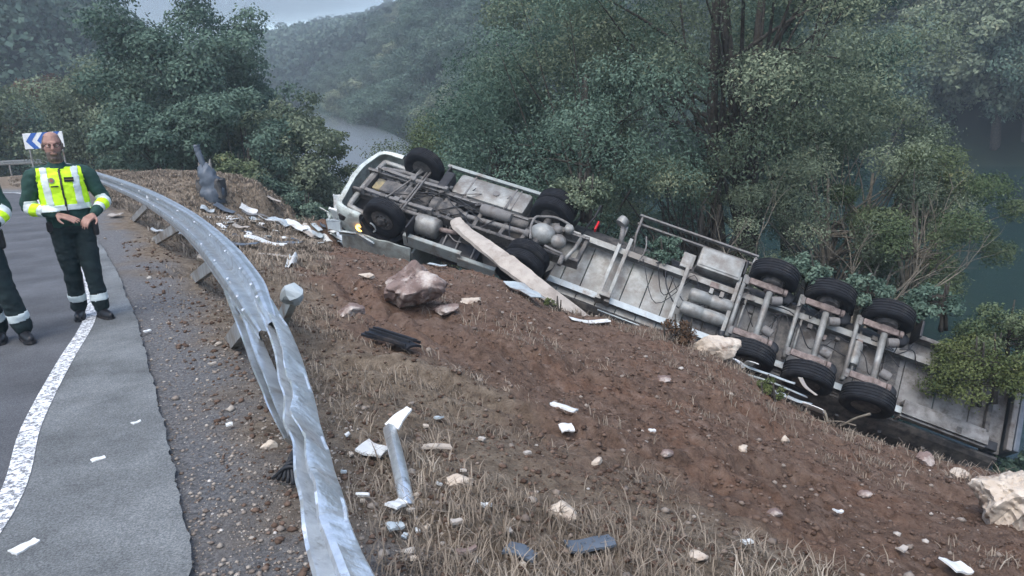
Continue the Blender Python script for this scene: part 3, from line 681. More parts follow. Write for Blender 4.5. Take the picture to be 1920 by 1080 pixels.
# near side: round silencer, side skirt pieces, steps
mb = MB(); mb.lathe([(.05, -.34), (.20, -.32), (.25, -.27), (.265, -.1), (.265, .2), (.25, .27), (.20, .31), (.06, .33)], (.98, -.66, -.22), (1, 0, 0), 24); mb.build('silencer', M['alu'], tq, smooth=True, auto=.7)
mb = MB(); mb.tube([(1.3, -.66, -.2), (1.7, -.64, -.16), (1.95, -.5, -.18)], .06, 10); mb.build('exhaust_pipe', M['rusty'], tq, smooth=True)
mb = MB(); mb.box((1.35, -1.20, -.36), (1.55, .035, .34), bev=.01); mb.box((1.35, -1.16, -.19), (1.55, .10, .02)); mb.build('side_skirt', M['greyg'], tq)
mb = MB(); mb.box((2.55, -1.22, -.46), (1.0, .035, .26), bev=.01); mb.box((2.55, -1.18, -.33), (1.0, .10, .02)); mb.build('side_skirt', M['greyg'], tq)
mb = MB(); mb.box((1.95, -.92, -.55), (1.1, .42, .45), bev=.05); mb.build('battery_box', M['black'], tq)
for x in (1.5, 1.85, 2.3): MB().tube([(x, -.45, -.22), (x+.05, -.95, -.30), (x+.05, -1.17, -.35)], .025, 8).build('bracket', M['framelight'], tq, smooth=True)
MB().lathe([(.04, -.42), (.11, -.40), (.14, -.34), (.145, 0), (.14, .34), (.11, .40), (.04, .42)], (2.42, .22, .02), (1, 0, 0), 20).build('air_tank', M['framelight'], tq, smooth=True, auto=.8)
MB().lathe([(.04, -.30), (.10, -.28), (.12, -.22), (.12, .22), (.10, .28), (.04, .30)], (3.0, .24, -.10), (1, 0, 0), 18).build('air_tank', M['frame'], tq, smooth=True, auto=.8)
MB().box((2.2, 0, -.80), (2.9, 1.9, .03)).build('shade_backing', M['black'], tq)  # black sheet added behind the chassis, stands in for shade between its parts
# rear axle group
mb = MB(); mb.tube([(3.68, -.62, 0), (3.68, -.25, 0), (3.68, .25, 0), (3.68, .62, 0)], .095, 12); mb.build('rear_axle', M['frame'], tq, smooth=True)
MB().lathe([(.03, -.30), (.14, -.28), (.235, -.16), (.27, 0), (.235, .16), (.15, .26), (.05, .30)], (3.74, .03, .03), (1, 0, 0), 24).build('differential', M['alu'], tq, smooth=True)
MB().lathe([(.03, -.16), (.10, -.15), (.175, -.07), (.19, 0), (.175, .08), (.10, .15), (.03, .16)], (4.18, -.07, .05), (.2, -.1, 1), 22).build('air_spring', M['alu'], tq, smooth=True)
MB().lathe([(.03, -.1), (.09, -.09), (.115, 0), (.09, .09), (.03, .1)], (4.02, .28, .05), (0, 0, 1), 18).build('air_spring', M['framelight'], tq, smooth=True)
MB().lathe([(.03, -.1), (.10, -.09), (.125, 0), (.10, .09), (.03, .1)], (4.26, .42, .05), (0, 0, 1), 18).build('air_spring', M['alu'], tq, smooth=True)
for P in ([(3.55, -.30, .10), (3.42, .05, .16), (3.40, .38, .14), (3.50, .52, .08)], [(3.50, .50, .10), (3.85, .58, .14), (4.25, .50, .12), (4.36, .40, .06)], [(3.95, -.38, .12), (4.2, -.45, .14), (4.40, -.42, .08)]):
    MB().tube(catmull(P, 5), .032, 8).build('roll_bar', M['framelight'], tq, smooth=True)
MB().tube([(4.62, .28, .02), (4.60, -.10, .02), (4.50, -.50, .0)], .048, 8).build('end_crossmember', M['alu'], tq, smooth=True)
MB().tube([(4.44, -.48, .08), (4.46, -.74, .06)], .06, 8).build('shock_absorber', M['framelight'], tq, smooth=True)
MB().lathe([(.30, -.02), (.50, 0), (.52, .03), (.30, .05)], (3.3, 0, -.42), (0, 0, 1), 24).build('fifth_wheel', M['frame'], tq, smooth=True, auto=.6)
for y in (-.94, .94):
    P = arc((3.68, y, -.02), .64, radians(-160), radians(-10), 12); ups = [(Vector((0, 1, 0)), (Vector(p)-Vector((3.68, y, -.02))).normalized()) for p in P]
    MB().sweep(P, [(-.33, 0), (.33, 0), (.33, .02), (-.33, .02)], ups=ups, close=True).build('mudguard', M['black'], tq)
MB().tube([(4.55, .55, -.10), (4.70, 1.05, .12), (4.74, 1.30, .28)], .028, 8).build('lamp_bracket', M['black'], tq, smooth=True)
MB().box((4.82, .86, -.02), (.05, .30, .12), bev=.02).build('tail_lamp', M['red'], tq)

rr = random.Random(14)
for k in range(26):
    x = rr.uniform(-.9, 4.4); y = rr.choice([-.42, .42])+rr.uniform(-.09, .09); z = rr.uniform(-.2, .05)
    MB().box((x, y, z), (rr.uniform(.05, .16), rr.uniform(.04, .12), rr.uniform(.05, .14)), Matrix.Rotation(rr.uniform(0, 1), 3, 'Z'), bev=.01).build('bracket', M['frame'] if k % 3 else M['framelight'], tq)
for k in range(12):
    P = [(rr.uniform(-.8, 3), rr.uniform(-.8, .8), rr.uniform(-.3, -.1))]
    for j in range(4): P.append((P[-1][0]+rr.uniform(-.1, .6), min(1, max(-1, P[-1][1]+rr.uniform(-.5, .5))), rr.uniform(-.3, .04)))
    MB().tube(catmull(P, 5), rr.uniform(.008, .016), 6).build('hose', M['black'] if k % 4 else M['framelight'], tq, smooth=True)
for k in range(7):
    q = random.Random(k+40); R = Matrix.Rotation(q.uniform(-.9, .9), 3, 'Y') @ Matrix.Rotation(q.uniform(-.9, .9), 3, 'X') @ Matrix.Rotation(q.uniform(-.9, .9), 3, 'Z')
    MB().box((-1.58+q.uniform(-.15, .25), -1.2+.28*k+q.uniform(-.1, .1), -.55+q.uniform(-.1, .1)), (q.uniform(.12, .3), .03, q.uniform(.1, .3)), R, bev=.01).jit(.03, k).build('torn_panel', M['white'] if k % 2 else M['cream'], tq)
# ---------------- trailer
tt = empty('semi_trailer', TM, 'overturned grey tipper trailer with three axles lying on the bank edge', 'semi trailer')
for x in (-1.31, 0, 1.31):
    for y, s in ((-1.02, -1), (1.02, 1)): wheel(tt, x, y-(.05 if s < 0 else 0), -.03, .555, .41, s)
# tub: ribbed floor sheets and side walls
FZ = -.52
xs = [-6.95, -6.45, -5.95, -5.45, -4.95, -4.45, -3.95, -3.45, -2.95, -2.45, -1.95, -1.45, -.95, -.45, .05, .55, 1.05, 1.55, 2.05, 2.8, 3.55, 4.3]
rf = random.Random(8)
for a, b in zip(xs[:-1], xs[1:]):
    mb = MB(); L = b-a-.018; c = (a+b)/2; z = FZ+rf.uniform(-.008, .008)
    ya, yb = (-1.08, .36) if c < 1.5 else (-1.0, .95)
    mb.box((c, (ya+yb)/2, z), (L, yb-ya, .05), bev=.012); mb.build('floor_plate', M['alu'] if c < -3 else M['aludark'], tt)
for s, y0 in ((-1, 1.10), (1, .40)):
    P = [(-6.95, s*y0, FZ-.02), (4.3, s*y0, FZ-.02)]; k_ = 1.0 if s < 0 else 3.4
    prof = [(0, 0), (-.12, .08*k_), (-.5, .2*k_), (-1.45, .24*k_), (-1.45, .20*k_), (-.5, .14*k_), (-.12, .03), (0, -.05)]
    MB().sweep([Vector(p) for p in P], prof, ups=[(Vector((0, 0, 1)), Vector((0, s, 0)))]*2, close=True).build('side_wall', M['frame'], tt)  # wall coloured dark to stand in for the shaded void below the ledge
    for k in range(12): MB().box((-6.6+k*.95, s*(y0+.22*k_+.03), -1.35), (.08, .05, 1.1)).build('side_rib', M['frame'], tt)
    MB().box((-1.3, s*(y0+.24*k_+.02), -2.0), (11.2, .10, .14), bev=.02).build('top_rail', M['frame'], tt)
MB().box((-3.4, -1.13, -.66), (2.9, .03, .30), bev=.01).build('side_sheet', M['bluewhite'], tt)
MB().box((-6.98, 0, -1.25), (.06, 2.3, 1.4), bev=.02).build('front_wall', M['aludark'], tt)
# main beams
for y in (-.88, .38):
    mb = MB(); z0 = -.20 if y > 0 else -.34
    mb.box((-1.9, y, z0-.14), (9.6, .025, .30)); mb.box((-1.9, y, z0), (9.6, .15, .025)); mb.build('main_beam', M['alu'] if y > 0 else M['bluewhite'], tt)
# cross members and landing gear
for x, ya, yb, z, r in ((-4.92, -1.0, 1.0, -.12, .045), (-4.70, -1.0, .75, -.16, .045), (-3.22, -.92, .85, -.14, .05), (-2.02, -.80, .75, -.12, .05)):
    mb = MB(); mb.box((x, (ya+yb)/2, z), (.09, yb-ya, .09), bev=.015); mb.box((x, ya, z-.1), (.14, .05, .28), bev=.01); mb.build('crossmember', M['alu'], tt)
MB().lathe([(.05, -.1), (.13, -.09), (.145, 0), (.13, .09), (.05, .1)], (-5.05, 1.02, .02), (.3, 1, 0), 20).build('landing_foot', M['alu'], tt, smooth=True, auto=.8)
MB().tube([(-5.0, .95, -.03), (-4.9, .5, -.1)], .06, 10).build('landing_leg', M['framelight'], tt, smooth=True)
MB().box((-4.78, -.9, -.25), (.26, .12, .5), bev=.02).build('landing_leg', M['alu'], tt)
MB().tube(catmull([(-4.4, .92, -.1), (-4.3, .55, .0), (-4.35, .2, -.1)], 5), .02, 6).build('hose', M['framelight'], tt, smooth=True)
# far side underrun guard: two rails and end struts
for y, z in ((1.42, -.12), (1.28, -.30)):
    mb = MB(); mb.box((-3.25, y, z), (2.95, .05, .10), bev=.012); mb.build('side_guard_rail', M['framelight'], tt)
for x in (-4.65, -1.82): 
    mb = MB(); mb.tube([(x, 1.42, -.12), (x, .95, -.22), (x+.1, .42, -.3)], .03, 8); mb.build('guard_strut', M['framelight'], tt, smooth=True)
MB().box((-1.80, .95, -.22), (.12, .85, .20), bev=.02).build('guard_plate', M['alu'], tt)
mb = MB(); mb.box((-2.55, .86, -.18), (1.05, .56, .40), bev=.06); mb.build('tool_box', M['alu'], tt, smooth=True, auto=.5)
MB().box((-2.55, .86, .035), (.92, .44, .012), bev=.005).build('tool_box_lid', M['alu'], tt)
MB().box((-3.28, .70, -.16), (.30, .40, .10), bev=.02).build('guard_plate', M['alu'], tt)
for y, z, xa, xb in ((-.06, -.16, -3.0, -1.95), (-.42, -.22, -3.1, -2.0)):
    L = (xb-xa)/2; MB().lathe([(.05, -L), (.13, -L+.02), (.155, -L+.07), (.155, -.03), (.145, -.02), (.145, .02), (.155, .03), (.155, L-.07), (.13, L-.02), (.05, L)], ((xa+xb)/2, y, z), (1, .02, 0), 22).build('air_tank', M['alu'], tt, smooth=True, auto=.9)
for x in (-2.55, -2.3): 
    mb = MB(); mb.box((x, .10, -.06), (.09, .14, .16), bev=.01); mb.build('tank_bracket', M['alu'], tt)
# axles, trailing arms, air bags, chambers
for i, x in enumerate((-1.31, 0, 1.31)):
    MB().tube([(x, -.86, 0), (x, .86, 0)], .075, 14).build('axle_tube', M['alu'], tt, smooth=True)
    for s in (-1, 1):
        mb = MB(); mb.box((x-.12, s*.66, .06), (.78, .15, .07), bev=.02); mb.box((x, s*.66, .0), (.26, .18, .22), bev=.03); mb.tube([(x+.28, s*.66, .05), (x+.36, s*.66, .05)], .085, 12)
        mb.build('trailing_arm', M['rusty'], tt)
        MB().lathe([(.05, 0), (.15, .01), (.165, .06), (.14, .09), (.165, .12), (.165, .17), (.14, .20), (.05, .21)], (x+.42, s*.66, -.30), (0, 0, 1), 20).build('air_bag', M['black'], tt, smooth=True, auto=.9)
        MB().box((x-.56, s*.66, -.12), (.10, .20, .34), bev=.02).build('hanger_bracket', M['framelight'], tt)
        MB().lathe([(.04, -.12), (.10, -.11), (.11, 0), (.10, .11), (.04, .12)], (x+.20, s*.40, .05), (1, .3*s, .1), 16).build('brake_chamber', M['framelight'], tt, smooth=True, auto=.9)
        MB().lathe([(.20, 0), (.23, .02), (.23, .12), (.10, .14)], (x, s*.74, 0), (0, s, 0), 20).build('brake_drum', M['frame'], tt, smooth=True, auto=.6)
    MB().tube([(x-.60, -.82, -.02), (x-.60, .80, -.02)], .05, 12).build('crossmember', M['alu'], tt, smooth=True)
    MB().tube([(x-.42, -.6, -.22), (x-.42, .55, -.22)], .03, 8).build('crossmember', M['alu'], tt, smooth=True)
    rr = random.Random(20+i)
    for k in range(3):
        P = [(x+rr.uniform(-.5, .5), rr.uniform(-.2, .6), .02)]
        for j in range(4): P.append((P[-1][0]+rr.uniform(-.25, .25), P[-1][1]+rr.uniform(-.25, .3), rr.uniform(-.2, .12)))
        MB().tube(catmull(P, 5), .011, 6).build('hose', M['black'], tt, smooth=True)
MB().lathe([(.05, -.30), (.13, -.28), (.15, -.2), (.15, .2), (.13, .28), (.05, .30)], (.86, -.05, -.22), (0, 1, 0), 20).build('air_tank', M['alu'], tt, smooth=True, auto=.9)
rr = random.Random(33)
for k in range(14):
    x = rr.uniform(-4.5, 3.6); MB().box((x, rr.choice([.38, -.88, .1])+rr.uniform(-.1, .1), rr.uniform(-.35, -.15)), (rr.uniform(.06, .2), rr.uniform(.05, .14), rr.uniform(.05, .14)), bev=.01).build('bracket', M['frame'] if k % 2 else M['rusty'], tt)
for k in range(8):
    P = [(rr.uniform(-4.5, 2), rr.uniform(.1, .4), -.1)]
    for j in range(4): P.append((P[-1][0]+rr.uniform(.1, .7), rr.uniform(-.6, .5), rr.uniform(-.35, -.05)))
    MB().tube(catmull(P, 5), rr.uniform(.010, .016), 6).build('hose', M['black'], tt, smooth=True)
for x in (-1.95, -.66, .65, 1.75): MB().box((x, -.15, -.47), (.34, 1.75, .05), bev=.01).build('gap_shade_plate', M['frame'], tt)  # dark plates added on the floor to paint in shaded gaps between axles
# tail: lower ledge, rear guard, tailgate
mb = MB(); mb.box((2.98, -.70, -.34), (1.72, .10, .26), bev=.02); mb.box((3.0, -.86, -.20), (1.8, .28, .05), bev=.01); mb.box((3.0, -1.02, -.33), (1.8, .05, .14), bev=.01); mb.build('tail_ledge', M['aludark'], tt)
MB().box((2.12, -1.04, -.62), (.05, .05, .6)).build('tail_strut', M['framelight'], tt)
mb = MB(); mb.box((3.15, .92, -.36), (2.1, .10, .28), bev=.02); mb.build('tail_ledge', M['aludark'], tt)
MB().box((3.9, -.35, -.40), (.10, 1.2, .12), bev=.02).build('tail_crossmember', M['frame'], tt)
mb = MB(); mb.box((4.34, .12, -.28), (.12, 2.1, .16), bev=.03); mb.build('rear_bumper', M['framelight'], tt)
mb = MB(); mb.box((4.50, .22, -1.0), (.12, 2.2, 1.5), bev=.03)
for k in range(4): mb.box((4.58, .22, -.5-.35*k), (.05, 2.1, .08), bev=.01)
mb.build('tailgate', M['bluegrey'], tt)
mb = MB(); mb.box((4.02, -.92, -.42), (.26, .2, .26), bev=.02); mb.build('tail_lamp', M['black'], tt)
P = [(2.0, .78, -.05), (2.22, .98, -.15), (2.25, 1.1, -.3)]
MB().box((2.02, .95, -.15), (.06, .40, .55), bev=.02).build('mudflap', M['black'], tt)
MB().box((-1.98, .98, -.2), (.05, .40, .4), bev=.02).build('mudflap', M['black'], tt)
MB().tube([(-2.05, -.75, .0), (-2.0, -.95, -.1)], .07, 10).build('bracket', M['black'], tt, smooth=True)

# loose long panel lying across the underside
def qp(x, y, z): return QM @ Vector((x, y, z))
P = [qp(1.62, -.45, .10), qp(1.9, -.64, .14), qp(2.55, -.97, .22), qp(3.45, -1.42, .40), qp(4.1, -1.70, .42), qp(4.8, -1.88, .30), qp(5.6, -2.05, .02)]
P = catmull(P, 6); Nn = (QM.to_3x3() @ Vector((0, 0, 1))).normalized(); ups = []
for i, p in enumerate(P):
    t = (P[min(i+1, len(P)-1)]-P[max(i-1, 0)]).normalized(); W_ = t.cross(Nn).normalized(); tw = .25*sin(i*.25); ups.append((W_*cos(tw)+Nn*sin(tw), Nn*cos(tw)-W_*sin(tw)))
mb = MB(); m_ = len(P); V = []
prof = [(-.17, -.06), (-.16, .0), (-.02, .025), (.15, .0), (.17, -.07), (.155, -.07), (.14, -.02), (-.02, .005), (-.145, -.02), (-.155, -.06)]
for i, p in enumerate(P):
    s = .85+.6*i/m_
    for a, h in prof: V.append(p+ups[i][0]*a*s+ups[i][1]*h)
F = [(i*10+k, i*10+(k+1) % 10, (i+1)*10+(k+1) % 10, (i+1)*10+k) for i in range(m_-1) for k in range(10)]+[tuple(range(9, -1, -1)), tuple((m_-1)*10+k for k in range(10))]
mb.add(V, F).dent(.05, 3, 4).jit(.006, 3); tag(mb.build('metal_panel', M['beige'], None, smooth=True, auto=.9), 'long bent beige panel lying diagonally across the overturned truck chassis', 'panel')

# ------------------------------------------------------------------ trees
def onray(px, py_base, d, z=None):
    p = at(px, py_base, d); return (p.x, p.y, gz(p.x, p.y) if z is None else z)
G1 = 'trees on the near bank behind the wreck'
def btree(px, d, top, wpx, lm, n, leaf, seed, label, rzf=None, group=G1, base=None, **k):
    if group == G1: n = int(n*2.0); leaf *= .70
    else: n = int(n*1.3); leaf *= .88
    """tree standing where the sight line at px is d metres off, crown top at pixel row top, crown wpx pixels wide"""
    p = at(px, 300, d); z0 = gz(p.x, p.y) if base is None else base
    ztop = at(px, top, d).z; h = ztop-z0; rx = wpx/2*d/FPX; rz = rzf*h if rzf else min(h*.42, rx*1.15)
    return tree((p.x, p.y, z0), h, rx, rz, lm, n, leaf, seed, label, group=group, **k)
# near bank
btree(1375, 24.5, -330, 700, 'leaf_olive', 62000, .15, 11, 'large olive green willow with dark forked trunk standing behind the trailer', nb=95, stems=3, rzf=.38, tr=.016, nl=15, up=.2, lo=-1, base=-6.5, br=(.15, .26))
btree(1080, 24.0, -60, 520, 'leaf_dark', 40000, .14, 12, 'dark green bushy tree rising behind the gap between truck and trailer', nb=80, stems=3, rzf=.42, tr=.013, nl=9, lo=-1, base=-6.5, br=(.17, .28))
btree(1290, 22.5, 250, 420, 'leaf_olive', 22000, .11, 13, 'low thin willow with bare branches right behind the trailer side guard', nb=50, stems=4, rzf=.45, tr=.02, nl=26, lo=-1, base=-6.8, br=(.14, .22))
btree(1590, 23.0, 190, 420, 'leaf_olive', 30000, .12, 14, 'willow leaning over the dark water behind the trailer axles', nb=60, stems=3, rzf=.42, tr=.016, nl=30, lo=-1, base=-7, barkm='barkpale', br=(.14, .24))
btree(1730, 21.5, 270, 330, 'leaf_light', 17000, .12, 15, 'sparse yellowish willow branch crown reaching right above the water', nb=30, stems=2, rzf=.36, tr=.016, nl=22, lo=-1, base=-7, barkm='barkpale', br=(.16, .26))
btree(975, 28, 110, 330, 'leaf_blue', 34000, .16, 16, 'blue green tree behind the far front wheel of the truck', nb=60, stems=2, rzf=.42, lo=-1, base=-7, br=(.18, .30))
btree(1050, 33, -60, 330, 'leaf_olive', 30000, .2, 17, 'tall olive tree behind the blue green tree above the truck', nb=60, tr=.013, nl=6, rzf=.42, lo=-1, base=-7, br=(.18, .3))
btree(815, 31, 215, 230, 'leaf_light', 14000, .15, 18, 'pale green bush on the bank just behind the truck front wheel', nb=30, rzf=.45, stems=2, lo=-1, base=-7, cat='bush', name='bush')
btree(1500, 31, -160, 330, 'leaf_dark', 30000, .2, 22, 'dark tall tree behind the large willow on its right side', nb=60, rzf=.42, lo=-1, base=-7, br=(.16, .28))
# bare forked limbs of the willow (parts of one fallen dead tree)
de = empty('dead_tree', (8.2, 20.2, -6.6), 'pale bare branching dead tree leaning right over the trailer wheels', 'tree')
rb = random.Random(5)
mb = MB()
def limb(p, d, L, r, dep):
    P = [p]; q = p.copy(); dd = d.copy()
    for i in range(4):
        dd = (dd+Vector((rb.uniform(-.25, .25), rb.uniform(-.2, .2), rb.uniform(-.15, .22)))).normalized(); q = q+dd*L/4; P.append(q.copy())
    C = catmull(P, 3); mb.tube(C, [r*(1-.65*i/(len(C)-1)) for i in range(len(C))], 6)
    if dep:
        for k in range(3):
            s = P[rb.choice([2, 3, 4])]; limb(s, (dd+Vector((rb.uniform(-.8, .8), rb.uniform(-.5, .5), rb.uniform(-.3, .7)))).normalized(), L*rb.uniform(.5, .75), r*.45, dep-1)
for d0, L in (((.9, -.1, .75), 3.6), ((.5, .1, .9), 3.4), ((-.45, 0, .9), 3.0), ((1, -.2, .45), 3.2)): limb(Vector((0, 0, 0)), Vector(d0).normalized(), L, .075, 3)
mb.build('trunk', M['barkpale'], de, smooth=True)
# shrub lying over the trailer tail
def bush(pos, r, lm, n, leaf, seed, label, nb=22, flat=.8, name='bush', group=None):
    rng = np.random.default_rng(seed); e = empty(name, Vector(pos), label, 'bush', group)
    bl = crown_blobs(r, r, r*flat, nb, rng, -.5, (.28, .45)); trunk_mb(r*.9, .035+.01*r, bl, 0, rng, 4, nl=10).build('stem', M['bark'], e, smooth=True)
    V, F, t = leaves(bl, n, leaf, rng); link('foliage', meshleaves('foliage', V, F, t), M[lm], e); return e
p = TM @ Vector((3.45, .35, .10)); bush(p, 1.05, 'leaf_yellow', 12000, .06, 31, 'yellow green bush hanging over the tail of the overturned trailer')
p = TM @ Vector((3.9, 1.35, .1)); bush(p, 1.0, 'leaf_light', 11000, .065, 32, 'olive bush at the far side of the trailer tail by the water')
p = TM @ Vector((5.2, -1.2, -.9)); bush(p, .75, 'leaf_dark', 5000, .09, 33, 'dark green bush right of the trailer tailgate')
p = TM @ Vector((.75, 1.5, -.2)); bush(p, .55, 'leaf_blue', 2600, .09, 34, 'small leafy bush between the last two far wheels of the trailer')
p = TM @ Vector((-.65, 1.5, -.2)); bush(p, .5, 'leaf_blue', 2200, .09, 35, 'small leafy bush between the first two far wheels of the trailer')
p = TM @ Vector((2.3, 1.8, -.2)); bush(p, .6, 'leaf_dark', 2600, .09, 36, 'leafy bush behind the last far wheel of the trailer')
p = TM @ Vector((-3.9, .85, -.35)); bush(p, .42, 'leaf_dark', 1800, .07, 37, 'small green bush growing through the trailer side guard')
p = TM @ Vector((-6.3, 1.4, -.3)); bush(p, .7, 'leaf_olive', 3500, .08, 38, 'green bush in the gap between the truck and the trailer')
for k, (px, py, r, lm, n, lab) in enumerate([(1600, 745, .40, 'leaf_light', 1800, 'low brownish green bush under the near trailer wheels'), (1445, 742, .22, 'leaf_yellow', 700, 'small green weed clump beside the broken white bars'),
        (1030, 577, .14, 'leaf_yellow', 260, 'tiny bright green weed on the crest below the beige panel'), (1560, 790, .25, 'leaf_light', 700, 'small weed clump on the crest beside the pale sticks'), (1720, 830, .28, 'leaf_brown', 700, 'dry brown weed clump on the crest under the trailer tail'), (1170, 600, .28, 'leaf_brown', 900, 'dry brown bush on the crest below the trailer floor'), (1270, 640, .3, 'leaf_brown', 900, 'dry dark bush on the crest beside the pale boulder')]):
    bush(hit(px, py)+Vector((0, 0, r*.4)), r, lm, n, .05, 50+k, lab, nb=14)
# left cluster, beyond the grassy ridge
G2 = 'trees beyond the grassy ridge'
L_ = [ (372, 40, -25, 330, 'leaf_dark', 34000, .22, 'tall ragged dark tree rising above the trees on the ridge', .42),
       (245, 47, 120, 310, 'leaf_olive', 20000, .22, 'grey green tree left of the tallest tree beyond the ridge', .42),
       (520, 36, 175, 250, 'leaf_olive', 20000, .18, 'rounded olive green tree at the right end of the ridge trees', .46),
       (590, 40, 215, 140, 'leaf_light', 9000, .2, 'small light green tree nearest the river on the ridge', .46),
       (445, 34, 165, 210, 'leaf_dark', 16000, .18, 'dark tree between the tallest tree and the rounded olive tree', .46),
       (160, 60, 150, 240, 'leaf_brown', 14000, .24, 'reddish brown tree behind the officer head', .4),
       (130, 57, 200, 280, 'leaf_dark', 16000, .2, 'dark bushy tree right behind the blue and white sign', .46),
       (30, 57, 165, 260, 'leaf_light', 17000, .24, 'light green bushy tree at the left edge beyond the road bend', .46),
       (300, 33, 205, 220, 'leaf_dark', 16000, .17, 'dark low tree standing above the middle of the dry ridge', .46),
       (330, 45, 130, 300, 'leaf_olive', 15000, .25, 'broad grey olive tree under the tallest tree', .44),
       (455, 48, 95, 220, 'leaf_dark', 14000, .27, 'ragged dark tree to the right of the tallest tree', .42),
       (-90, 52, 120, 260, 'leaf_olive', 9000, .28, 'olive tree left of the road bend past the picture edge', .46)]
for k, (px, d, top, wpx, lm, n, lf, lab, rzf) in enumerate(L_):
    btree(px, d, top, wpx, lm, n, lf, 100+k, lab, rzf=rzf, group=G2, nb=55, lo=-1, br=(.16, .30), base=None if k not in (2, 3, 4) else -4.0)
for k, (px, d, r, lm, lab) in enumerate([(440, 31, .9, 'leaf_light', 'small light green bush on the ridge beside the grey stump'), (560, 30, 1.0, 'leaf_blue', 'blue green bush at the river end of the ridge'), (240, 40, 1.3, 'leaf_dark', 'dark bush behind the guardrail on the ridge'), (500, 33, 1.2, 'leaf_dark', 'dark low bush below the rounded olive tree'), (340, 37, 1.3, 'leaf_dark', 'dark low bush behind the middle of the ridge grass')]):
    p = at(px, 330, d); bush((p.x, p.y, gz(p.x, p.y)+r*.5), r, lm, 4500, .13, 150+k, lab, nb=26)
# trees on the far bank: four crown kinds shared by copies
G3 = 'trees on the far river bank'
protos = []
for k, (lm, rx, rz, h) in enumerate([('leaf_dark', 6.0, 5.2, 11.5), ('leaf_blue', 6.5, 4.6, 10), ('leaf_olive', 5.2, 5.5, 12.5), ('leaf_dark', 5.0, 6.2, 14)]):
    protos.append(tree((0, 0, -400), h, rx, rz, lm, 15000, .36, 200+k, 'x', nb=60, br=(.17, .30), lo=-.9, group=G3, nl=8))
kinds = ['dark spreading tree', 'blue green rounded tree', 'olive upright tree', 'tall dark tree']
rows = []
def fb_at(px_, v):
    """point on the far bank slope, v metres up from the water, where the sight column px_ crosses it"""
    best = None
    cc = int(np.argmin(np.abs(hillprof-v)))
    for i in range(len(FB)):
        q = HV[i, cc]; rel = Vector(q)-Vector((0, 0, CAM_H)); ww = rel.dot(CF)
        if ww < 5: continue
        x = 960+FPX*rel.dot(CR)/ww
        if best is None or abs(x-px_) < best[0]: best = (abs(x-px_), q, ww)
    return best
rg = random.Random(77); used = [0]*4; placed = 0
spots = []
for ri, (v, step, jit_) in enumerate([(3, 5.2, 1.5), (11, 5.6, 2.5), (20, 6.2, 3), (32, 7.0, 3.5), (47, 8.0, 4)]):
    cc = int(np.argmin(np.abs(hillprof-v))); acc = 0; last = Vector(HV[0, cc])
    for i in range(1, len(FB)):
        cur = Vector(HV[i, cc]); seg = (cur-last).length; t = step-acc
        while t < seg:
            q = last.lerp(cur, t/seg); spots.append((q+Vector((rg.uniform(-jit_, jit_), rg.uniform(-jit_, jit_), 0)), ri)); t += step
        acc = (acc+seg) % step if seg else acc; last = cur
places_far = []; fill_far = []
for q, ri in spots:
    rel = q-Vector((0, 0, CAM_H)); ww = rel.dot(CF)
    if ww < 20: continue
    x = 960+FPX*rel.dot(CR)/ww
    if x < -200 or x > 2300: continue
    if (600 < x < 965 or 1640 < x < 1960) and ww < 240: places_far.append((ri, x < 1200, x, q, ww))
    elif ww < 260: fill_far.append(tuple(q))
rown = ['waterside row', 'second row', 'third row', 'fourth row', 'topmost row']
ordn = ['first', 'second', 'third', 'fourth', 'fifth', 'sixth', 'seventh', 'eighth', 'ninth', 'tenth', 'eleventh', 'twelfth', 'thirteenth', 'fourteenth', 'fifteenth', 'sixteenth', 'seventeenth', 'eighteenth', 'nineteenth', 'twentieth', 'twenty-first', 'twenty-second', 'twenty-third', 'twenty-fourth', 'twenty-fifth', 'twenty-sixth', 'twenty-seventh', 'twenty-eighth', 'twenty-ninth', 'thirtieth']
cnt = {}
for ri, lft, x, q, ww in sorted(places_far, key=lambda a: (a[0], a[1], a[2])):
    k = rg.choice([0, 1, 2, 3, 0, 1]); s = rg.uniform(.8, 1.25); cnt[(ri, lft)] = cnt.get((ri, lft), -1)+1; o_ = cnt[(ri, lft)]
    Mx = TRS((q.x, q.y, q.z-1.2), rg.uniform(0, 6.28), s, s*rg.uniform(.85, 1.2))
    cp(protos[k], Mx, '%s, %s from left in the %s %s' % (kinds[k], ordn[min(o_, 29)], rown[ri], 'above the truck cab' if lft else 'at the right edge'))
for pz in protos:
    for ch in list(pz.children): bpy.data.objects.remove(ch)
    bpy.data.objects.remove(pz)
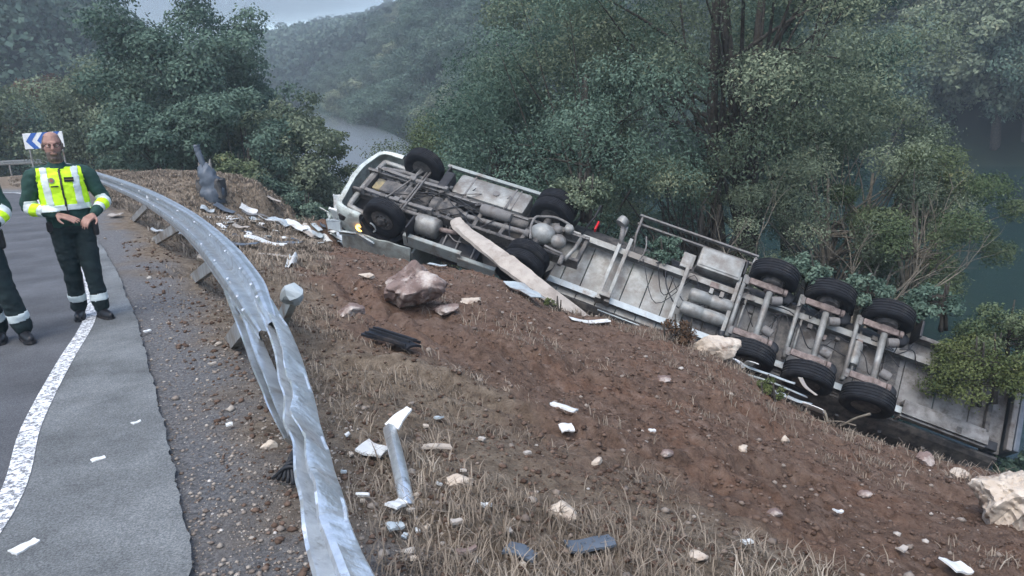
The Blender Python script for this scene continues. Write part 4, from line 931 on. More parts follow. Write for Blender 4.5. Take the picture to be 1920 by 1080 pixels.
# the distant wood: countless crowns on the hillsides, one mass
def cheap_wood(name, pts, smin, smax, seed, matn, label, per=55, lf=1.5):
    rng = np.random.default_rng(seed); Vs = []; Ts = []
    for p in pts:
        s = rng.uniform(smin, smax); nb = 7
        bl = crown_blobs(s, s, s*.8, nb, rng, -.3, (.4, .6))
        V, F, t = leaves([(p[0]+b[0], p[1]+b[1], p[2]+s*.6+b[2], b[3], b[4]) for b in bl], per, lf*s/4, rng, up=.4, aspect=.8)
        Vs.append(V); Ts.append(np.clip(t*.35+rng.uniform(0, .6)**1.3, 0, 1))
    V = np.concatenate(Vs); F = np.arange(len(V)).reshape(-1, 4)
    o = link(name, meshleaves(name, V, F, np.concatenate(Ts)), M[matn]); tag(o, label, 'forest', kind='stuff'); return o
rng = np.random.default_rng(5); pts = []
for i in range(len(FB)-1):
    for j in range(1, cols-1):
        a = HV[i, j]; b = HV[i+1, j]; c = HV[i, j+1]; area = np.linalg.norm(b-a)*np.linalg.norm(c-a)
        ww = (Vector(a)-Vector((0, 0, CAM_H))).dot(CF)
        if ww < 25: continue
        x = 960+FPX*(Vector(a)-Vector((0, 0, CAM_H))).dot(CR)/ww
        if x < -300 or x > 2300: continue
        if hillprof[j] < 52 and ww < 260: continue
        for _ in range(rng.poisson(area/(20 if a[1] > 200 else 34))):
            u, v = rng.random(2); pts.append(a+(b-a)*u+(c-a)*v)
print('wood', len(pts), 'far trees', len(places_far))
pts = pts[:5200]+[np.array(q) for q in fill_far]
cheap_wood('forest', pts, 3.2, 5.5, 6, 'leaf_blue', 'misty dense wood covering the distant hill above the river')
pts = []
for i in range(len(LH)-1):
    for j in range(1, 15):
        a = LV[i, j]; b = LV[i+1, j]; c = LV[i, j+1]; area = np.linalg.norm(b-a)*np.linalg.norm(c-a)
        for _ in range(rng.poisson(area/24)):
            u, v = rng.random(2); pts.append(a+(b-a)*u+(c-a)*v)
pts = [p for p in pts if p[1] > 40]
cheap_wood('forest', pts[:1300], 3.2, 5.5, 7, 'leaf_dark', 'misty dense wood covering the hillside at the left beyond the road', per=190, lf=.72)

# ------------------------------------------------------------------ guardrail
rail = empty('guardrail', (0, 0, 0), 'long grey metal guardrail pushed outward and crumpled along the road edge', 'guardrail')
WP = [(-.155, -.004), (-.140, .004), (-.118, .062), (-.090, .080), (-.060, .078), (-.032, .030), (-.012, .004), (.012, .004), (.032, .030), (.060, .078), (.090, .080), (.118, .062), (.140, .004), (.155, -.004)]
WPc = WP + [(a, h-.005) for a, h in reversed(WP)]
def beam(st, name, m, sub=6, crumple=0.0, seed=0, split=4.0, posts=None):
    """st: (point, tilt, width scale, depth scale)"""
    C = catmull([s[0] for s in st], sub); n = len(C); R = random.Random(seed)
    def par(i, k):
        t = i/sub; a = min(int(t), len(st)-2); return st[a][k]*(1-(t-a))+st[a+1][k]*(t-a)
    ups = []; sc = []
    for i, p in enumerate(C):
        t = (C[min(i+1, n-1)]-C[max(i-1, 0)]).normalized(); Rt = Vector((t.y, -t.x, 0)).normalized() if t.y >= 0 else -Vector((t.y, -t.x, 0)).normalized()
        Rt = -Rt if False else Rt
        q = par(i, 1)+sin(i*.45+seed)*crumple*.35; Wv = Vector((0, 0, 1))*cos(q)+Rt*sin(q); N = Vector((0, 0, 1))*sin(q)-Rt*cos(q); ups.append((Wv, N)); sc.append((par(i, 2), par(i, 3)))
    seg0 = 0; acc = 0; out = []
    for i in range(1, n):
        acc += (C[i]-C[i-1]).length
        if acc > split or i == n-1:
            mb = MB(); V = []; m_ = len(WPc); js = range(seg0, i+1)
            for j in js:
                Wv, N = ups[j]; s, d = sc[j]
                for k, (a, h) in enumerate(WPc):
                    kk = min(k, m_-1-k); cr = crumple*(.55*sin(j*.62+kk*.5)+.45*sin(j*.31+kk*1.1+seed)+.25*sin(j*1.7+kk*2.1))*.05
                    V.append(C[j]+Wv*(a*s+cr*.7)+N*(h*d+cr)+Vector((0, 0, .0)))
            F = [(a*m_+k, a*m_+(k+1) % m_, (a+1)*m_+(k+1) % m_, (a+1)*m_+k) for a in range(len(js)-1) for k in range(m_)]
            F += [tuple(range(m_-1, -1, -1)), tuple((len(js)-1)*m_+k for k in range(m_))]
            mb.add(V, F); out.append(mb.build(name, m, rail, smooth=True, auto=.45)); seg0 = i; acc = 0
    return C, ups
def fz(x, y, z): return flat(x, y, z)
far = [(Vector((-62, 60, .60)), 0, 1, 1), (Vector((-45, 54, .60)), 0, 1, 1)]
stA = [(Vector((-62, 60, .60)), 0, 1, 1), (Vector((-45, 54.2, .60)), 0, 1, 1), (fz(60, 303, .60), 0, 1, 1), (fz(125, 312, .60), 0, 1, 1), (fz(180, 331, .58), .1, 1, 1), (fz(235, 352, .56), .3, 1, 1), (fz(283, 374, .55), .5, 1, 1), (fz(338, 408, .54), .7, 1, 1), (fz(383, 445, .54), .85, 1, 1), (fz(425, 492, .53), .95, 1, .9), (fz(464, 545, .52), 1.0, .88, .8), (fz(486, 585, .50), .95, .66, .6), (fz(503, 620, .47), .95, .46, .4)]
CA, UA = beam(stA, 'w_beam', M['galv'], 6, .05, 1)
st2 = [(fz(436, 545, .44), .8, .40, .7), (fz(458, 592, .42), .7, .38, .8), (fz(480, 645, .38), .6, .34, .8), (fz(506, 708, .36), .7, .30, .9), (fz(531, 765, .35), .7, .25, .9), (fz(556, 832, .35), .8, .14, .7)]
beam(st2, 'torn_beam_edge', M['galv'], 8, .12, 2, 9)
st3 = [(fz(468, 525, .50), .9, 0.264, 0.94), (fz(495, 562, .47), .9, 0.282, 1.08), (fz(516, 600, .46), .8, 0.299, 1.35), (fz(537, 645, .44), 1.0, 0.317, 1.35), (fz(556, 700, .42), .8, 0.317, 1.35), (fz(570, 752, .41), .9, 0.317, 1.35), (fz(582, 805, .40), .8, 0.299, 1.49), (fz(594, 862, .40), 1.0, 0.334, 1.35), (fz(608, 925, .40), .9, 0.387, 1.22), (fz(624, 990, .40), .8, 0.440, 1.08), (fz(646, 1075, .40), .7, .48, 1.0), (Vector((-.15, 1.0, .42)), .5, .7, 1), (Vector((.15, .1, .5)), .3, .9, 1), (Vector((.40, -1.4, .58)), .1, 1, 1), (Vector((.55, -3, .6)), 0, 1, 1)]
beam(st3, 'crumpled_beam', M['galv_worn'], 9, .18, 5, 4)
def post(top, foot, w=.11, d=.06, m='post', name='post'):
    top, foot = Vector(top), Vector(foot); t = (top-foot).normalized(); a = Vector((t.y, -t.x, 0)); a = a.normalized() if a.length > .01 else Vector((1, 0, 0))
    a = Vector((.9, .4, 0)); a = (a-t*a.dot(t)).normalized(); b = t.cross(a)
    P = [(-w/2, -d/2), (w/2, -d/2), (w/2, d/2), (w/2-.02, d/2), (w/2-.02, d/2-.008), (w/2-.006, d/2-.008), (w/2-.006, -d/2+.008), (-w/2+.006, -d/2+.008), (-w/2+.006, d/2-.008), (-w/2+.02, d/2-.008), (-w/2+.02, d/2), (-w/2, d/2)]
    mb = MB(); V = [foot-t*.35+b*x+a*y for x, y in P]+[top+b*x+a*y for x, y in P]; n = len(P)
    mb.add(V, [(k, (k+1) % n, n+(k+1) % n, n+k) for k in range(n)]+[tuple(range(n-1, -1, -1)), tuple(range(n, 2*n))]); return mb.build(name, M[m], rail)
for (tx, ty, tz), (fx, fy) in [((277, 384, .45), (250, 413)), ((336, 424, .44), (292, 452)), ((402, 494, .42), (366, 522)), ((463, 604, .40), (434, 642)), ((194, 340, .45), (190, 384))]:
    post(fz(tx, ty, tz), hit(fx, fy), w=.13)
for x, y in [(-18.2, 31.6), (-22.5, 36.8), (-27, 41.6), (-31.5, 45.8), (-36.2, 49.2), (-41.2, 52.3), (-46.5, 54.9)]: post((x+.05, y+.12, .66), (x+.05, y+.12, 0))
post((.25, -.6, .5), (.35, -.5, 0))
post(fz(552, 548, .38), hit(528, 604), w=.12, m='bluewhite', name='bent_post')
mb = MB(); mb.tube(catmull([fz(538, 560, .35), fz(548, 548, .42), fz(556, 566, .33)], 4), [.05, .07, .075, .07, .075, .08, .07, .06, .04], 10); mb.jit(.008, 3).build('spacer_block', M['bluewhite'], rail)
# splice bolts on the beams and one bright reflector
for i in range(14, len(CA)-4, 4):
    p = CA[i]; Wv, N = UA[i]
    for a in (-.06, .06): MB().lathe([(.004, .012), (.011, .010), (.016, 0)], p+Wv*a+N*.081, N, 8).build('bolt', M['galv'], rail)
p = fz(277, 366, .60); MB().box(p, (.05, .05, .12), bev=.012).build('reflector', M['signwhite'], rail)

# ------------------------------------------------------------------ chevron sign at the bend
sp = flat(84, 300, .3); sp = Vector((sp.x*44/sp.y, 44.0, 0)); sp.z = gz(sp.x, sp.y)
q0 = at(54, 264, 38.5); q1 = at(110, 262, 38.5); sc_ = (q0+q1)/2
sg = empty('chevron_sign', (sc_.x, sc_.y, 0), 'blue and white chevron sign behind the bald officer head', 'sign')
hh = sc_.z
MB().box((0, 0, hh), (2.05, .05, .80), bev=.02).build('panel', M['signwhite'], sg)
for k in range(3):
    x0 = -.92+.58*k; mb = MB(); V = []; 
    P = [(x0+.36, .40), (x0+.02, 0), (x0+.36, -.40), (x0+.66, -.40), (x0+.32, 0), (x0+.66, .40)]
    V = [(x, -.034, hh+z) for x, z in P]+[(x, -.028, hh+z) for x, z in P]
    mb.add(V, [(0, 1, 4, 5), (1, 2, 3, 4), (11, 10, 7, 6), (10, 9, 8, 7), (0, 6, 7, 1), (1, 7, 8, 2), (2, 8, 9, 3), (3, 9, 10, 4), (4, 10, 11, 5), (5, 11, 6, 0)]); mb.build('chevron', M['blue'], sg)
for x in (-.85, .85): MB().tube([(x, .06, gz(sc_.x, sc_.y)-.3), (x, .06, hh+.3)], .045, 8).build('post', M['post'], sg)

# ------------------------------------------------------------------ people
def ring_chain(mb, chain, n=16, fwd=(0, -1, 0)):
    """chain of (point, rx, ry): elliptical tube with round ends; rx across, ry front to back"""
    P = [Vector(c[0]) for c in chain]; V = []; rows = []
    F3 = Vector(fwd)
    def frame_(i):
        t = (P[min(i+1, len(P)-1)]-P[max(i-1, 0)]).normalized(); b = F3-t*F3.dot(t)
        b = b.normalized() if b.length > .05 else t.orthogonal().normalized(); return t, b.cross(t).normalized(), b
    st = []
    t, a, b = frame_(0); r0 = min(chain[0][1], chain[0][2])
    for q in (80, 50, 25): st.append((P[0]-t*r0*sin(radians(q))*.8, a, b, chain[0][1]*cos(radians(q)), chain[0][2]*cos(radians(q))))
    for i in range(len(P)): t, a, b = frame_(i); st.append((P[i], a, b, chain[i][1], chain[i][2]))
    r1 = min(chain[-1][1], chain[-1][2])
    for q in (25, 50, 80): st.append((P[-1]+t*r1*sin(radians(q))*.8, a, b, chain[-1][1]*cos(radians(q)), chain[-1][2]*cos(radians(q))))
    for c, a, b, rx, ry in st:
        for k in range(n): q = 2*pi*k/n; V.append(c+a*(cos(q)*rx)+b*(sin(q)*ry))
    m = len(st); F = [(i*n+k, i*n+(k+1) % n, (i+1)*n+(k+1) % n, (i+1)*n+k) for i in range(m-1) for k in range(n)]+[tuple(range(n-1, -1, -1)), tuple((m-1)*n+k for k in range(n))]
    mb.add(V, F)
def refine(chain, k=4):
    """smooth a coarse chain"""
    P = catmull([Vector(c[0]) for c in chain], k); out = []
    for i, p in enumerate(P):
        t = i/k; a = min(int(t), len(chain)-2); f = t-a; f = f*f*(3-2*f) if False else f
        out.append((p, chain[a][1]*(1-f)+chain[a+1][1]*f, chain[a][2]*(1-f)+chain[a+1][2]*f))
    return out
def fuse(name, chains, voxel, m, parent, smooth=6, wrinkle=0.0, seed=0):
    mb = MB()
    for c in chains: ring_chain(mb, refine(c) if len(c) > 1 else c)
    tmp = mb.build('tmp_body', None, None)
    md = tmp.modifiers.new('r', 'REMESH'); md.mode = 'VOXEL'; md.voxel_size = voxel; md.use_smooth_shade = True
    ms = tmp.modifiers.new('s', 'SMOOTH'); ms.iterations = smooth; ms.factor = .5
    dg = bpy.context.evaluated_depsgraph_get(); dg.update(); me = bpy.data.meshes.new_from_object(tmp.evaluated_get(dg)); me.name = name
    bpy.data.objects.remove(tmp)
    if wrinkle:
        n = len(me.vertices); co = np.empty(n*3, np.float32); me.vertices.foreach_get('co', co); co = co.reshape(-1, 3)
        no = np.empty(n*3, np.float32); me.vertices.foreach_get('normal', no); no = no.reshape(-1, 3)
        w_ = fbm(co[:, 0]*9+co[:, 1]*6+seed, co[:, 2]*17+co[:, 0]*5, 4, seed)*2+np.abs(fbm(co[:, 0]*5-co[:, 2]*9, co[:, 1]*8+co[:, 2]*12, 3, seed+7))*1.5-.3
        me.vertices.foreach_set('co', (co+no*w_[:, None]*wrinkle).ravel()); me.update()
    return link(name, me, m, parent, smooth=True)
def extract(src, name, pred, off, m, parent):
    """a garment piece or band: the faces of src inside pred, lifted off along the normals"""
    me = src.data; n = len(me.vertices); co = np.empty(n*3, np.float32); me.vertices.foreach_get('co', co); co = co.reshape(-1, 3)
    no = np.empty(n*3, np.float32); me.vertices.foreach_get('normal', no); no = no.reshape(-1, 3)
    nf = len(me.polygons); lt = np.empty(nf, np.int32); me.polygons.foreach_get('loop_total', lt); vi = np.empty(len(me.loops), np.int32); me.loops.foreach_get('vertex_index', vi)
    assert (lt == 4).all(); Fq = vi.reshape(-1, 4); c = co[Fq].mean(1); fn = no[Fq].mean(1); k = pred(c, fn); Fq = Fq[k]
    if not len(Fq): return None
    u, inv = np.unique(Fq.ravel(), return_inverse=True); V = co[u]+no[u]*off; m_ = npmesh(name, V, inv.reshape(-1, 4))
    o = link(name, m_, m, parent, smooth=True); sm = o.modifiers.new('t', 'SOLIDIFY'); sm.thickness = .003; sm.offset = -1; return o
def seg_t(c, a, b):
    a = np.array(a); b = np.array(b); d = b-a; t = ((c-a)@d)/(d@d); q = a+np.clip(t, 0, 1)[:, None]*d; return t, np.linalg.norm(c-q, axis=1)
def hand(palm, dirv, up, side, L=.185, curl=.35, spread=.10, thumb=1):
    """five fingers of unequal length rooted in a flat palm; returns chains"""
    d = Vector(dirv).normalized(); u = Vector(up); u = (u-d*u.dot(d)).normalized(); s = d.cross(u)*side; p = Vector(palm); ch = []
    # palm slab as four metacarpal chains
    for i, (o, fl) in enumerate(((-.033, .92), (-.011, 1.05), (.011, 1.0), (.032, .80))):
        a = p+s*o*.75; b = p+d*.085+s*o; ch.append([(a, .014, .012), (b, .0125, .010)])
        q = b; dd = (d+s*o*spread*25*.2).normalized(); seg = .042*fl
        c = [(b, .0095, .009)]
        for j in range(3):
            an = curl*(j+1)*.8+i*.05; dd2 = (dd*cos(an)-u*sin(an)).normalized(); q = q+dd2*seg; seg *= .78; c.append((q, .0088-.0012*j, .0082-.0012*j))
        ch.append(c)
    a = p+s*-.026*thumb+d*.01; t1 = a+(d*.6-s*.8*thumb-u*.25).normalized()*.045; t2 = t1+(d*.85-s*.45*thumb-u*.25).normalized()*.033; t3 = t2+(d*.95-s*.15*thumb-u*.3).normalized()*.025
    ch.append([(a, .014, .012), (t1, .0115, .0105), (t2, .010, .009), (t3, .008, .0075)])
    return ch
def person(Mw, label, pose, face=True, seed=0):
    """local: z up, faces -y, the person's left is +x"""
    e = empty('person', Mw, label, 'person')
    g = pose; hp = Vector(g['hip']); ch = Vector(g['chest']); nk = Vector(g['neck']); hd = Vector(g['head'])
    body = [[(nk-Vector((0, 0, .10)), .065, .062), (nk, .060, .062), (hd-Vector((0, .005, .075)), .058, .066)]]
    # skull, jaw, nose, ears, brow
    body += [[(hd+Vector((0, .012, .045)), .078, .094), (hd+Vector((0, .010, .085)), .064, .080)], [(hd+Vector((0, -.012, -.02)), .070, .080), (hd+Vector((0, -.028, -.075)), .054, .058), (hd+Vector((0, -.040, -.105)), .034, .034)]]
    body += [[(hd+Vector((0, -.098, .012)), .011, .012), (hd+Vector((0, -.112, -.022)), .017, .014)], [(hd+Vector((-.03, -.090, .030)), .020, .010), (hd+Vector((.03, -.090, .030)), .020, .010)]]
    body += [[(hd+Vector((s*.080, .01, .022)), .010, .020), (hd+Vector((s*.080, .008, -.018)), .009, .014)] for s in (-1, 1)]
    body += [[(hd+Vector((-.022, -.093, -.056)), .007, .006), (hd+Vector((.022, -.093, -.056)), .007, .006)], [(hd+Vector((-.02, -.088, -.067)), .008, .007), (hd+Vector((.02, -.088, -.067)), .008, .007)]]
    # torso core and limbs below the clothes keep the figure one surface
    body += [[(hp, .13, .09), (hp.lerp(ch, .5), .12, .085), (ch, .15, .10), (nk-Vector((0, 0, .06)), .07, .06)]]
    for s in 'lr':
        sh, el, wr = [Vector(v) for v in g['arm_'+s]]; body.append([(sh, .045, .045), (el, .036, .036), (wr, .026, .024), (wr+(wr-el).normalized()*.03, .026, .018)])
        body += hand(wr+(wr-el).normalized()*.02, *g['hand_'+s]); body.append([(ch+Vector((0, 0, .06)), .05, .05), (sh, .045, .045)])
        kn, an = [Vector(v) for v in g['leg_'+s]][:2]; hj = hp+Vector(((.09 if s == 'l' else -.09), 0, -.04)); body.append([(hj, .075, .075), (kn, .050, .05), (an, .038, .04)])
    bo = fuse('body', body, .0058, M['skin'], e, 2)
    # jacket with sleeves
    sx = [Vector(g['arm_l'][0]), Vector(g['arm_r'][0])]; waist = hp+Vector((0, 0, .07))
    jk = [[(hp+Vector((0, 0, -.03)), .195, .135), (waist, .195, .140), (hp.lerp(ch, .55), .200, .145), (ch, .205, .140), (ch+Vector((0, 0, .09)), .175, .115), (nk-Vector((0, 0, .05)), .085, .085)]]
    jk.append([(nk-Vector((0, -.008, .07)), .085, .085), (nk-Vector((0, -.008, .012)), .078, .082)])
    for s in 'lr':
        sh, el, wr = [Vector(v) for v in g['arm_'+s]]; jk.append([(ch+Vector((0, 0, .085)), .09, .09), (sh, .078, .082), (sh.lerp(el, .5), .068, .07), (el, .062, .062), (el.lerp(wr, .5), .056, .056), (wr-(wr-el).normalized()*.01, .044, .044)])
    jo = fuse('jacket', jk, .0075, M['green'], e, 4, .010, 3+seed)
    tr = [[(hp+Vector((0, 0, .03)), .175, .125), (hp+Vector((0, 0, -.06)), .180, .130)]]
    for s in 'lr':
        kn, an, toe = [Vector(v) for v in g['leg_'+s]]; hj = hp+Vector(((.09 if s == 'l' else -.09), 0, -.06))
        tr.append([(hj, .105, .115), (hj.lerp(kn, .5), .098, .105), (kn, .082, .085), (kn.lerp(an, .5), .080, .082), (an+Vector((0, 0, .02)), .078, .082), (an+Vector((0, 0, -.015)), .072, .076)])
    to = fuse('trousers', tr, .0085, M['navy'], e, 4, .012, 9+seed)
    for s in 'lr':
        kn, an, toe = [Vector(v) for v in g['leg_'+s]]; f = (toe-an); f.z = 0; f.normalize(); gnd = toe.z
        b = [[(an, .052, .055), (Vector((an.x, an.y, gnd+.07)), .048, .055)], [(Vector((an.x, an.y, gnd+.045))-f*.045, .038, .040), (Vector((an.x, an.y, gnd+.05))+f*.05, .045, .042), (Vector((an.x, an.y, gnd+.038))+f*.15, .046, .034), (Vector((an.x, an.y, gnd+.034))+f*.195, .036, .028)]]
        mb = MB()
        bt = fuse('boot', b, .006, M['boot'], e, 2)
        sl_ = MB(); P = [(-.055, -.04), (-.07, 0), (-.055, .04), (.05, .045), (.14, .05), (.20, .035), (.222, 0), (.20, -.035), (.14, -.05), (.05, -.045)]
        rt = Vector((f.y, -f.x, 0)); c0 = Vector((an.x, an.y, gnd+.002)); V = [c0+f*a+rt*b_ for a, b_ in P]+[c0+f*a+rt*b_+Vector((0, 0, .022)) for a, b_ in P]
        sl_.add(V, [tuple(range(9, -1, -1)), tuple(range(10, 20))]+[(k, (k+1) % 10, 10+(k+1) % 10, 10+k) for k in range(10)]); sl_.build('sole', M['black'], bt)
        t_ = lambda c, n_, a=kn, b2=an: (lambda q: (q[0] > .66) & (q[0] < .83) & (q[1] < .125))(seg_t(c, a, b2))
        extract(to, 'ankle_band', t_, .003, M['reflect'], e)
    # high visibility vest front, back and bands
    z0 = hp.z+.115; zt = nk.z-.035; cx = lambda z: ch.x+(hp.x-ch.x)*np.clip((ch.z-z)/(ch.z-hp.z), 0, 1)
    armd = [(Vector(g['arm_'+s][0]), Vector(g['arm_'+s][1])) for s in 'lr']
    def torso(c, n_):
        k = (c[:, 2] > z0) & (c[:, 2] < zt) & (np.abs(c[:, 0]-cx(c[:, 2])) < .196-.02*sstep(ch.z, zt, c[:, 2]))
        for a, b2 in armd:
            t, d = seg_t(c, a, b2); k &= ~((t > .16) & (d < .088) & (np.abs(c[:, 0]-cx(c[:, 2])) > .165))
        return k
    vo = extract(jo, 'vest', lambda c, n_: torso(c, n_) & (np.hypot(c[:, 0]-nk.x, c[:, 1]-nk.y) > .082), .008, M['hivis'], e)
    band = lambda c, n_: torso(c, n_) & (c[:, 2] < z0+.052)
    extract(jo, 'waist_band', band, .0125, M['reflect'], e)
    for s in (-1, 1): extract(jo, 'shoulder_band', lambda c, n_, s=s: torso(c, n_) & (c[:, 2] > z0+.054) & (np.abs((c[:, 0]-cx(c[:, 2]))*s-(.118+.10*np.clip(c[:, 2]-ch.z, -.05, .2)*.3)) < .027), .0125, M['reflect'], e)
    extract(jo, 'zip', lambda c, n_: (n_[:, 1] < -.2) & (c[:, 2] > z0-.12) & (c[:, 2] < zt-.01) & (np.abs(c[:, 0]-cx(c[:, 2])) < .0065), .0165, M['black'], e)
    for s in 'lr':
        sh, el, wr = [Vector(v) for v in g['arm_'+s]]
        for nm, a, b2, m_ in (('sleeve_band', .02, .20, 'reflect'), ('sleeve_flash', .20, .46, 'hivis'), ('sleeve_band', .46, .62, 'reflect')):
            extract(jo, nm, lambda c, n_, a=a, b2=b2: (lambda q: (q[0] > a) & (q[0] < b2) & (q[1] < .078) & ~((np.abs(c[:, 0]-cx(c[:, 2])) < .17) & (c[:, 1] > el.y*.0-.04)))(seg_t(c, el, wr)), .004, M[m_], e)
    # surface finder for badges
    def front(x, z):
        me = jo.data; n = len(me.vertices); co = np.empty(n*3, np.float32); me.vertices.foreach_get('co', co); co = co.reshape(-1, 3); d = (co[:, 0]-x)**2+(co[:, 2]-z)**2; k = d < .012**2; return float(co[k][:, 1].min()) if k.any() else -.14
    if face:
        bx, bz = ch.x-.072, ch.z+.035; y = front(bx, bz)-.018
        MB().lathe([(.0, .0), (.026, 0), (.026, .004), (0, .004)], (bx, y, bz), (0, 1, 0), 20).build('badge', mat('badge grey', (.28, .30, .24), (.2, .2, .18)), e)
        MB().lathe([(.0, .0), (.013, 0), (.013, .003), (0, .003)], (bx, y-.003, bz), (0, 1, 0), 12).build('badge_crest', mat('badge crest red', (.45, .16, .12)), e)
        MB().box((bx+.018, front(bx+.018, bz-.055)-.017, bz-.055), (.062, .005, .013), Matrix.Rotation(-.03, 3, 'Y')).build('name_strip', M['navy'], e)
        px = ch.x+.068; y = front(px, bz+.005)-.018
        pt = MB().box((px, y, bz+.0), (.078, .005, .042), Matrix.Rotation(.04, 3, 'Y')).build('chest_patch', M['navy'], e)
        MB().box((px, y-.004, bz+.001), (.070, .002, .005), Matrix.Rotation(.04, 3, 'Y')).build('patch_stripe', mat('patch stripe', (.30, .24, .10)), pt)
        extract(bo, 'beard', lambda c, n_: (c[:, 2] < hd.z-.045) & (c[:, 2] > hd.z-.135) & (c[:, 1] < hd.y-.01) & ~((np.abs(c[:, 0]-hd.x) < .026) & (np.abs(c[:, 2]-hd.z+.062) < .012)), .003, M['hairgrey'], e)
        extract(bo, 'hair', lambda c, n_: (c[:, 2] > hd.z-.03) & (c[:, 2] < hd.z+.10) & (c[:, 1] > hd.y-.02) & (np.abs(c[:, 0]-hd.x) > .045) & (np.abs(c[:, 0]-hd.x) < .085), .003, M['hairgrey'], e)
        gl = MB()
        for s in (-1, 1):
            cc = Vector((hd.x+s*.033, hd.y-.104, hd.z+.012)); gl.tube([cc+Vector((cos(q)*.024, 0, sin(q)*.017)) for q in np.linspace(0, 2*pi, 17)], .0022, 6)
            gl.tube([cc+Vector((s*.024, 0, .004)), Vector((hd.x+s*.082, hd.y-.04, hd.z+.02)), Vector((hd.x+s*.086, hd.y+.01, hd.z+.02))], .002, 6)
        gl.tube([Vector((hd.x-.009, hd.y-.106, hd.z+.014)), Vector((hd.x+.009, hd.y-.106, hd.z+.014))], .002, 6); gl.build('glasses', M['black'], e)
    else:
        extract(bo, 'hair', lambda c, n_: (c[:, 2] > hd.z+.03) | ((c[:, 2] > hd.z-.05) & (c[:, 1] > hd.y+.01) & (c[:, 2] < hd.z+.2)), .006, M['hairgrey'], e)
    for s in (-1, 1):
        ey = MB().lathe([(0.0, -.006), (.004, -.005), (.0065, 0), (.004, .005), (0, .006)], hd+Vector((s*.032, -.086, .012)), (0, 1, 0), 12).build('eye', M['signwhite'], e, smooth=True)
        MB().lathe([(0, .0), (.0042, 0), (.0042, .002), (0, .002)], hd+Vector((s*.032, -.0935, .012)), (0, 1, 0), 10).build('iris', M['mirror'], ey)
    # belt pouches
    MB().box((hp.x+.19, hp.y-.0, hp.z-.07), (.07, .12, .17), bev=.025).build('holster', M['boot'], e); MB().box((hp.x-.17, hp.y-.05, hp.z-.03), (.06, .07, .10), bev=.02).build('pouch', M['boot'], e)
    return e
def facing(p): return atan2(-p.x, p.y)      # turn so that local -y points back to the viewpoint
p1 = flat(172, 598); p1.z = .004
R1 = Matrix.Translation(p1) @ Matrix.Rotation(-atan2(p1.x, p1.y)+.0, 4, 'Z') @ Matrix.Rotation(.02, 4, 'Y') @ Matrix.Scale(.975, 4)
pose1 = dict(hip=(-.03, 0, .96), chest=(-.05, -.01, 1.32), neck=(-.055, -.015, 1.50), head=(-.065, -.045, 1.655),
    arm_l=[(.16, 0, 1.40), (.285, -.01, 1.135), (.165, -.20, 1.02)], hand_l=((-.55, -.75, -.25), (.2, -.3, 1), 1, .185, .55, .10, 1),
    arm_r=[(-.26, .0, 1.40), (-.345, -.02, 1.12), (-.13, -.225, 1.05)], hand_r=((.85, -.45, -.30), (0, -.35, 1), 1, .185, .10, .10, -1),
    leg_l=[(.075, -.05, .51), (.10, -.02, .12), (.16, -.2, 0)], leg_r=[(-.09, .03, .51), (-.085, .14, .12), (-.11, -.1, 0)])
person(R1, 'bald bearded officer in yellow vest and dark green trousers walking on the white edge line', pose1)
p2 = flat(6, 646); p2.z = .004
R2 = Matrix.Translation(p2) @ Matrix.Rotation(-atan2(p2.x, p2.y)-.12, 4, 'Z') @ Matrix.Rotation(-.03, 4, 'Y')
pose2 = dict(hip=(-.02, 0, .96), chest=(-.03, -.01, 1.31), neck=(-.035, -.015, 1.49), head=(-.04, -.04, 1.645),
    arm_l=[(.17, 0, 1.39), (.255, -.03, 1.12), (.14, -.20, .99)], hand_l=((-.75, -.55, -.25), (0, -.2, 1), 1, .185, .5, .10, 1),
    arm_r=[(-.23, 0, 1.39), (-.27, .05, 1.10), (-.24, -.08, .88)], hand_r=((.1, -.3, -.95), (0, -1, .1), 1, .185, .5, .10, -1),
    leg_l=[(.12, -.06, .51), (.17, -.02, .12), (.22, -.2, 0)], leg_r=[(-.06, .05, .51), (-.02, .16, .12), (-.02, -.1, 0)])
person(R2, 'officer in green jacket with yellow sleeve flash cut off by the left picture edge', pose2, face=False, seed=20)

# ------------------------------------------------------------------ rocks and debris
def rock(pos, size, m, seed, label, cat='rock', name='rock', sub=4, rough=.28, flat=.7, sink=.25, rot=0, group=None):
    bm = bmesh.new(); bmesh.ops.create_icosphere(bm, subdivisions=sub, radius=1); R = random.Random(seed)
    pl = [Vector((R.uniform(-1, 1), R.uniform(-1, 1), R.uniform(-.6, 1))).normalized() for _ in range(11)]; dd = [R.uniform(.55, .9) for _ in pl]
    co = np.array([v.co[:] for v in bm.verts])
    nz = fbm(co[:, 0]*2.2+seed, co[:, 1]*2.2+co[:, 2]*1.7, 4, seed)*rough*1.6+fbm(co[:, 0]*7+co[:, 2]*5, co[:, 1]*7+seed, 3, seed+5)*rough*.7
    for v, n in zip(bm.verts, nz):
        c = v.co.copy(); k = 1.0
        for a, d in zip(pl, dd):
            q = c.dot(a)
            if q > d: k = min(k, d/q)
        v.co = c*(k*(1+n)); v.co = Vector((v.co.x*size[0]/2, v.co.y*size[1]/2, v.co.z*size[2]/2))
    me = bpy.data.meshes.new(name); bm.to_mesh(me); bm.free(); o = link(name, me, m, None, smooth=False)
    for p in me.polygons: p.use_smooth = True
    me.set_sharp_from_angle(angle=radians(32)) if hasattr(me, 'set_sharp_from_angle') else None
    o.location = Vector(pos)+Vector((0, 0, size[2]*(.5-sink))); o.rotation_euler = (R.uniform(-.2, .2), R.uniform(-.2, .2), rot)
    return tag(o, label, cat, group)
def px2m(px, p): return px*((Vector(p)-Vector((0, 0, CAM_H))).dot(CF))/FPX
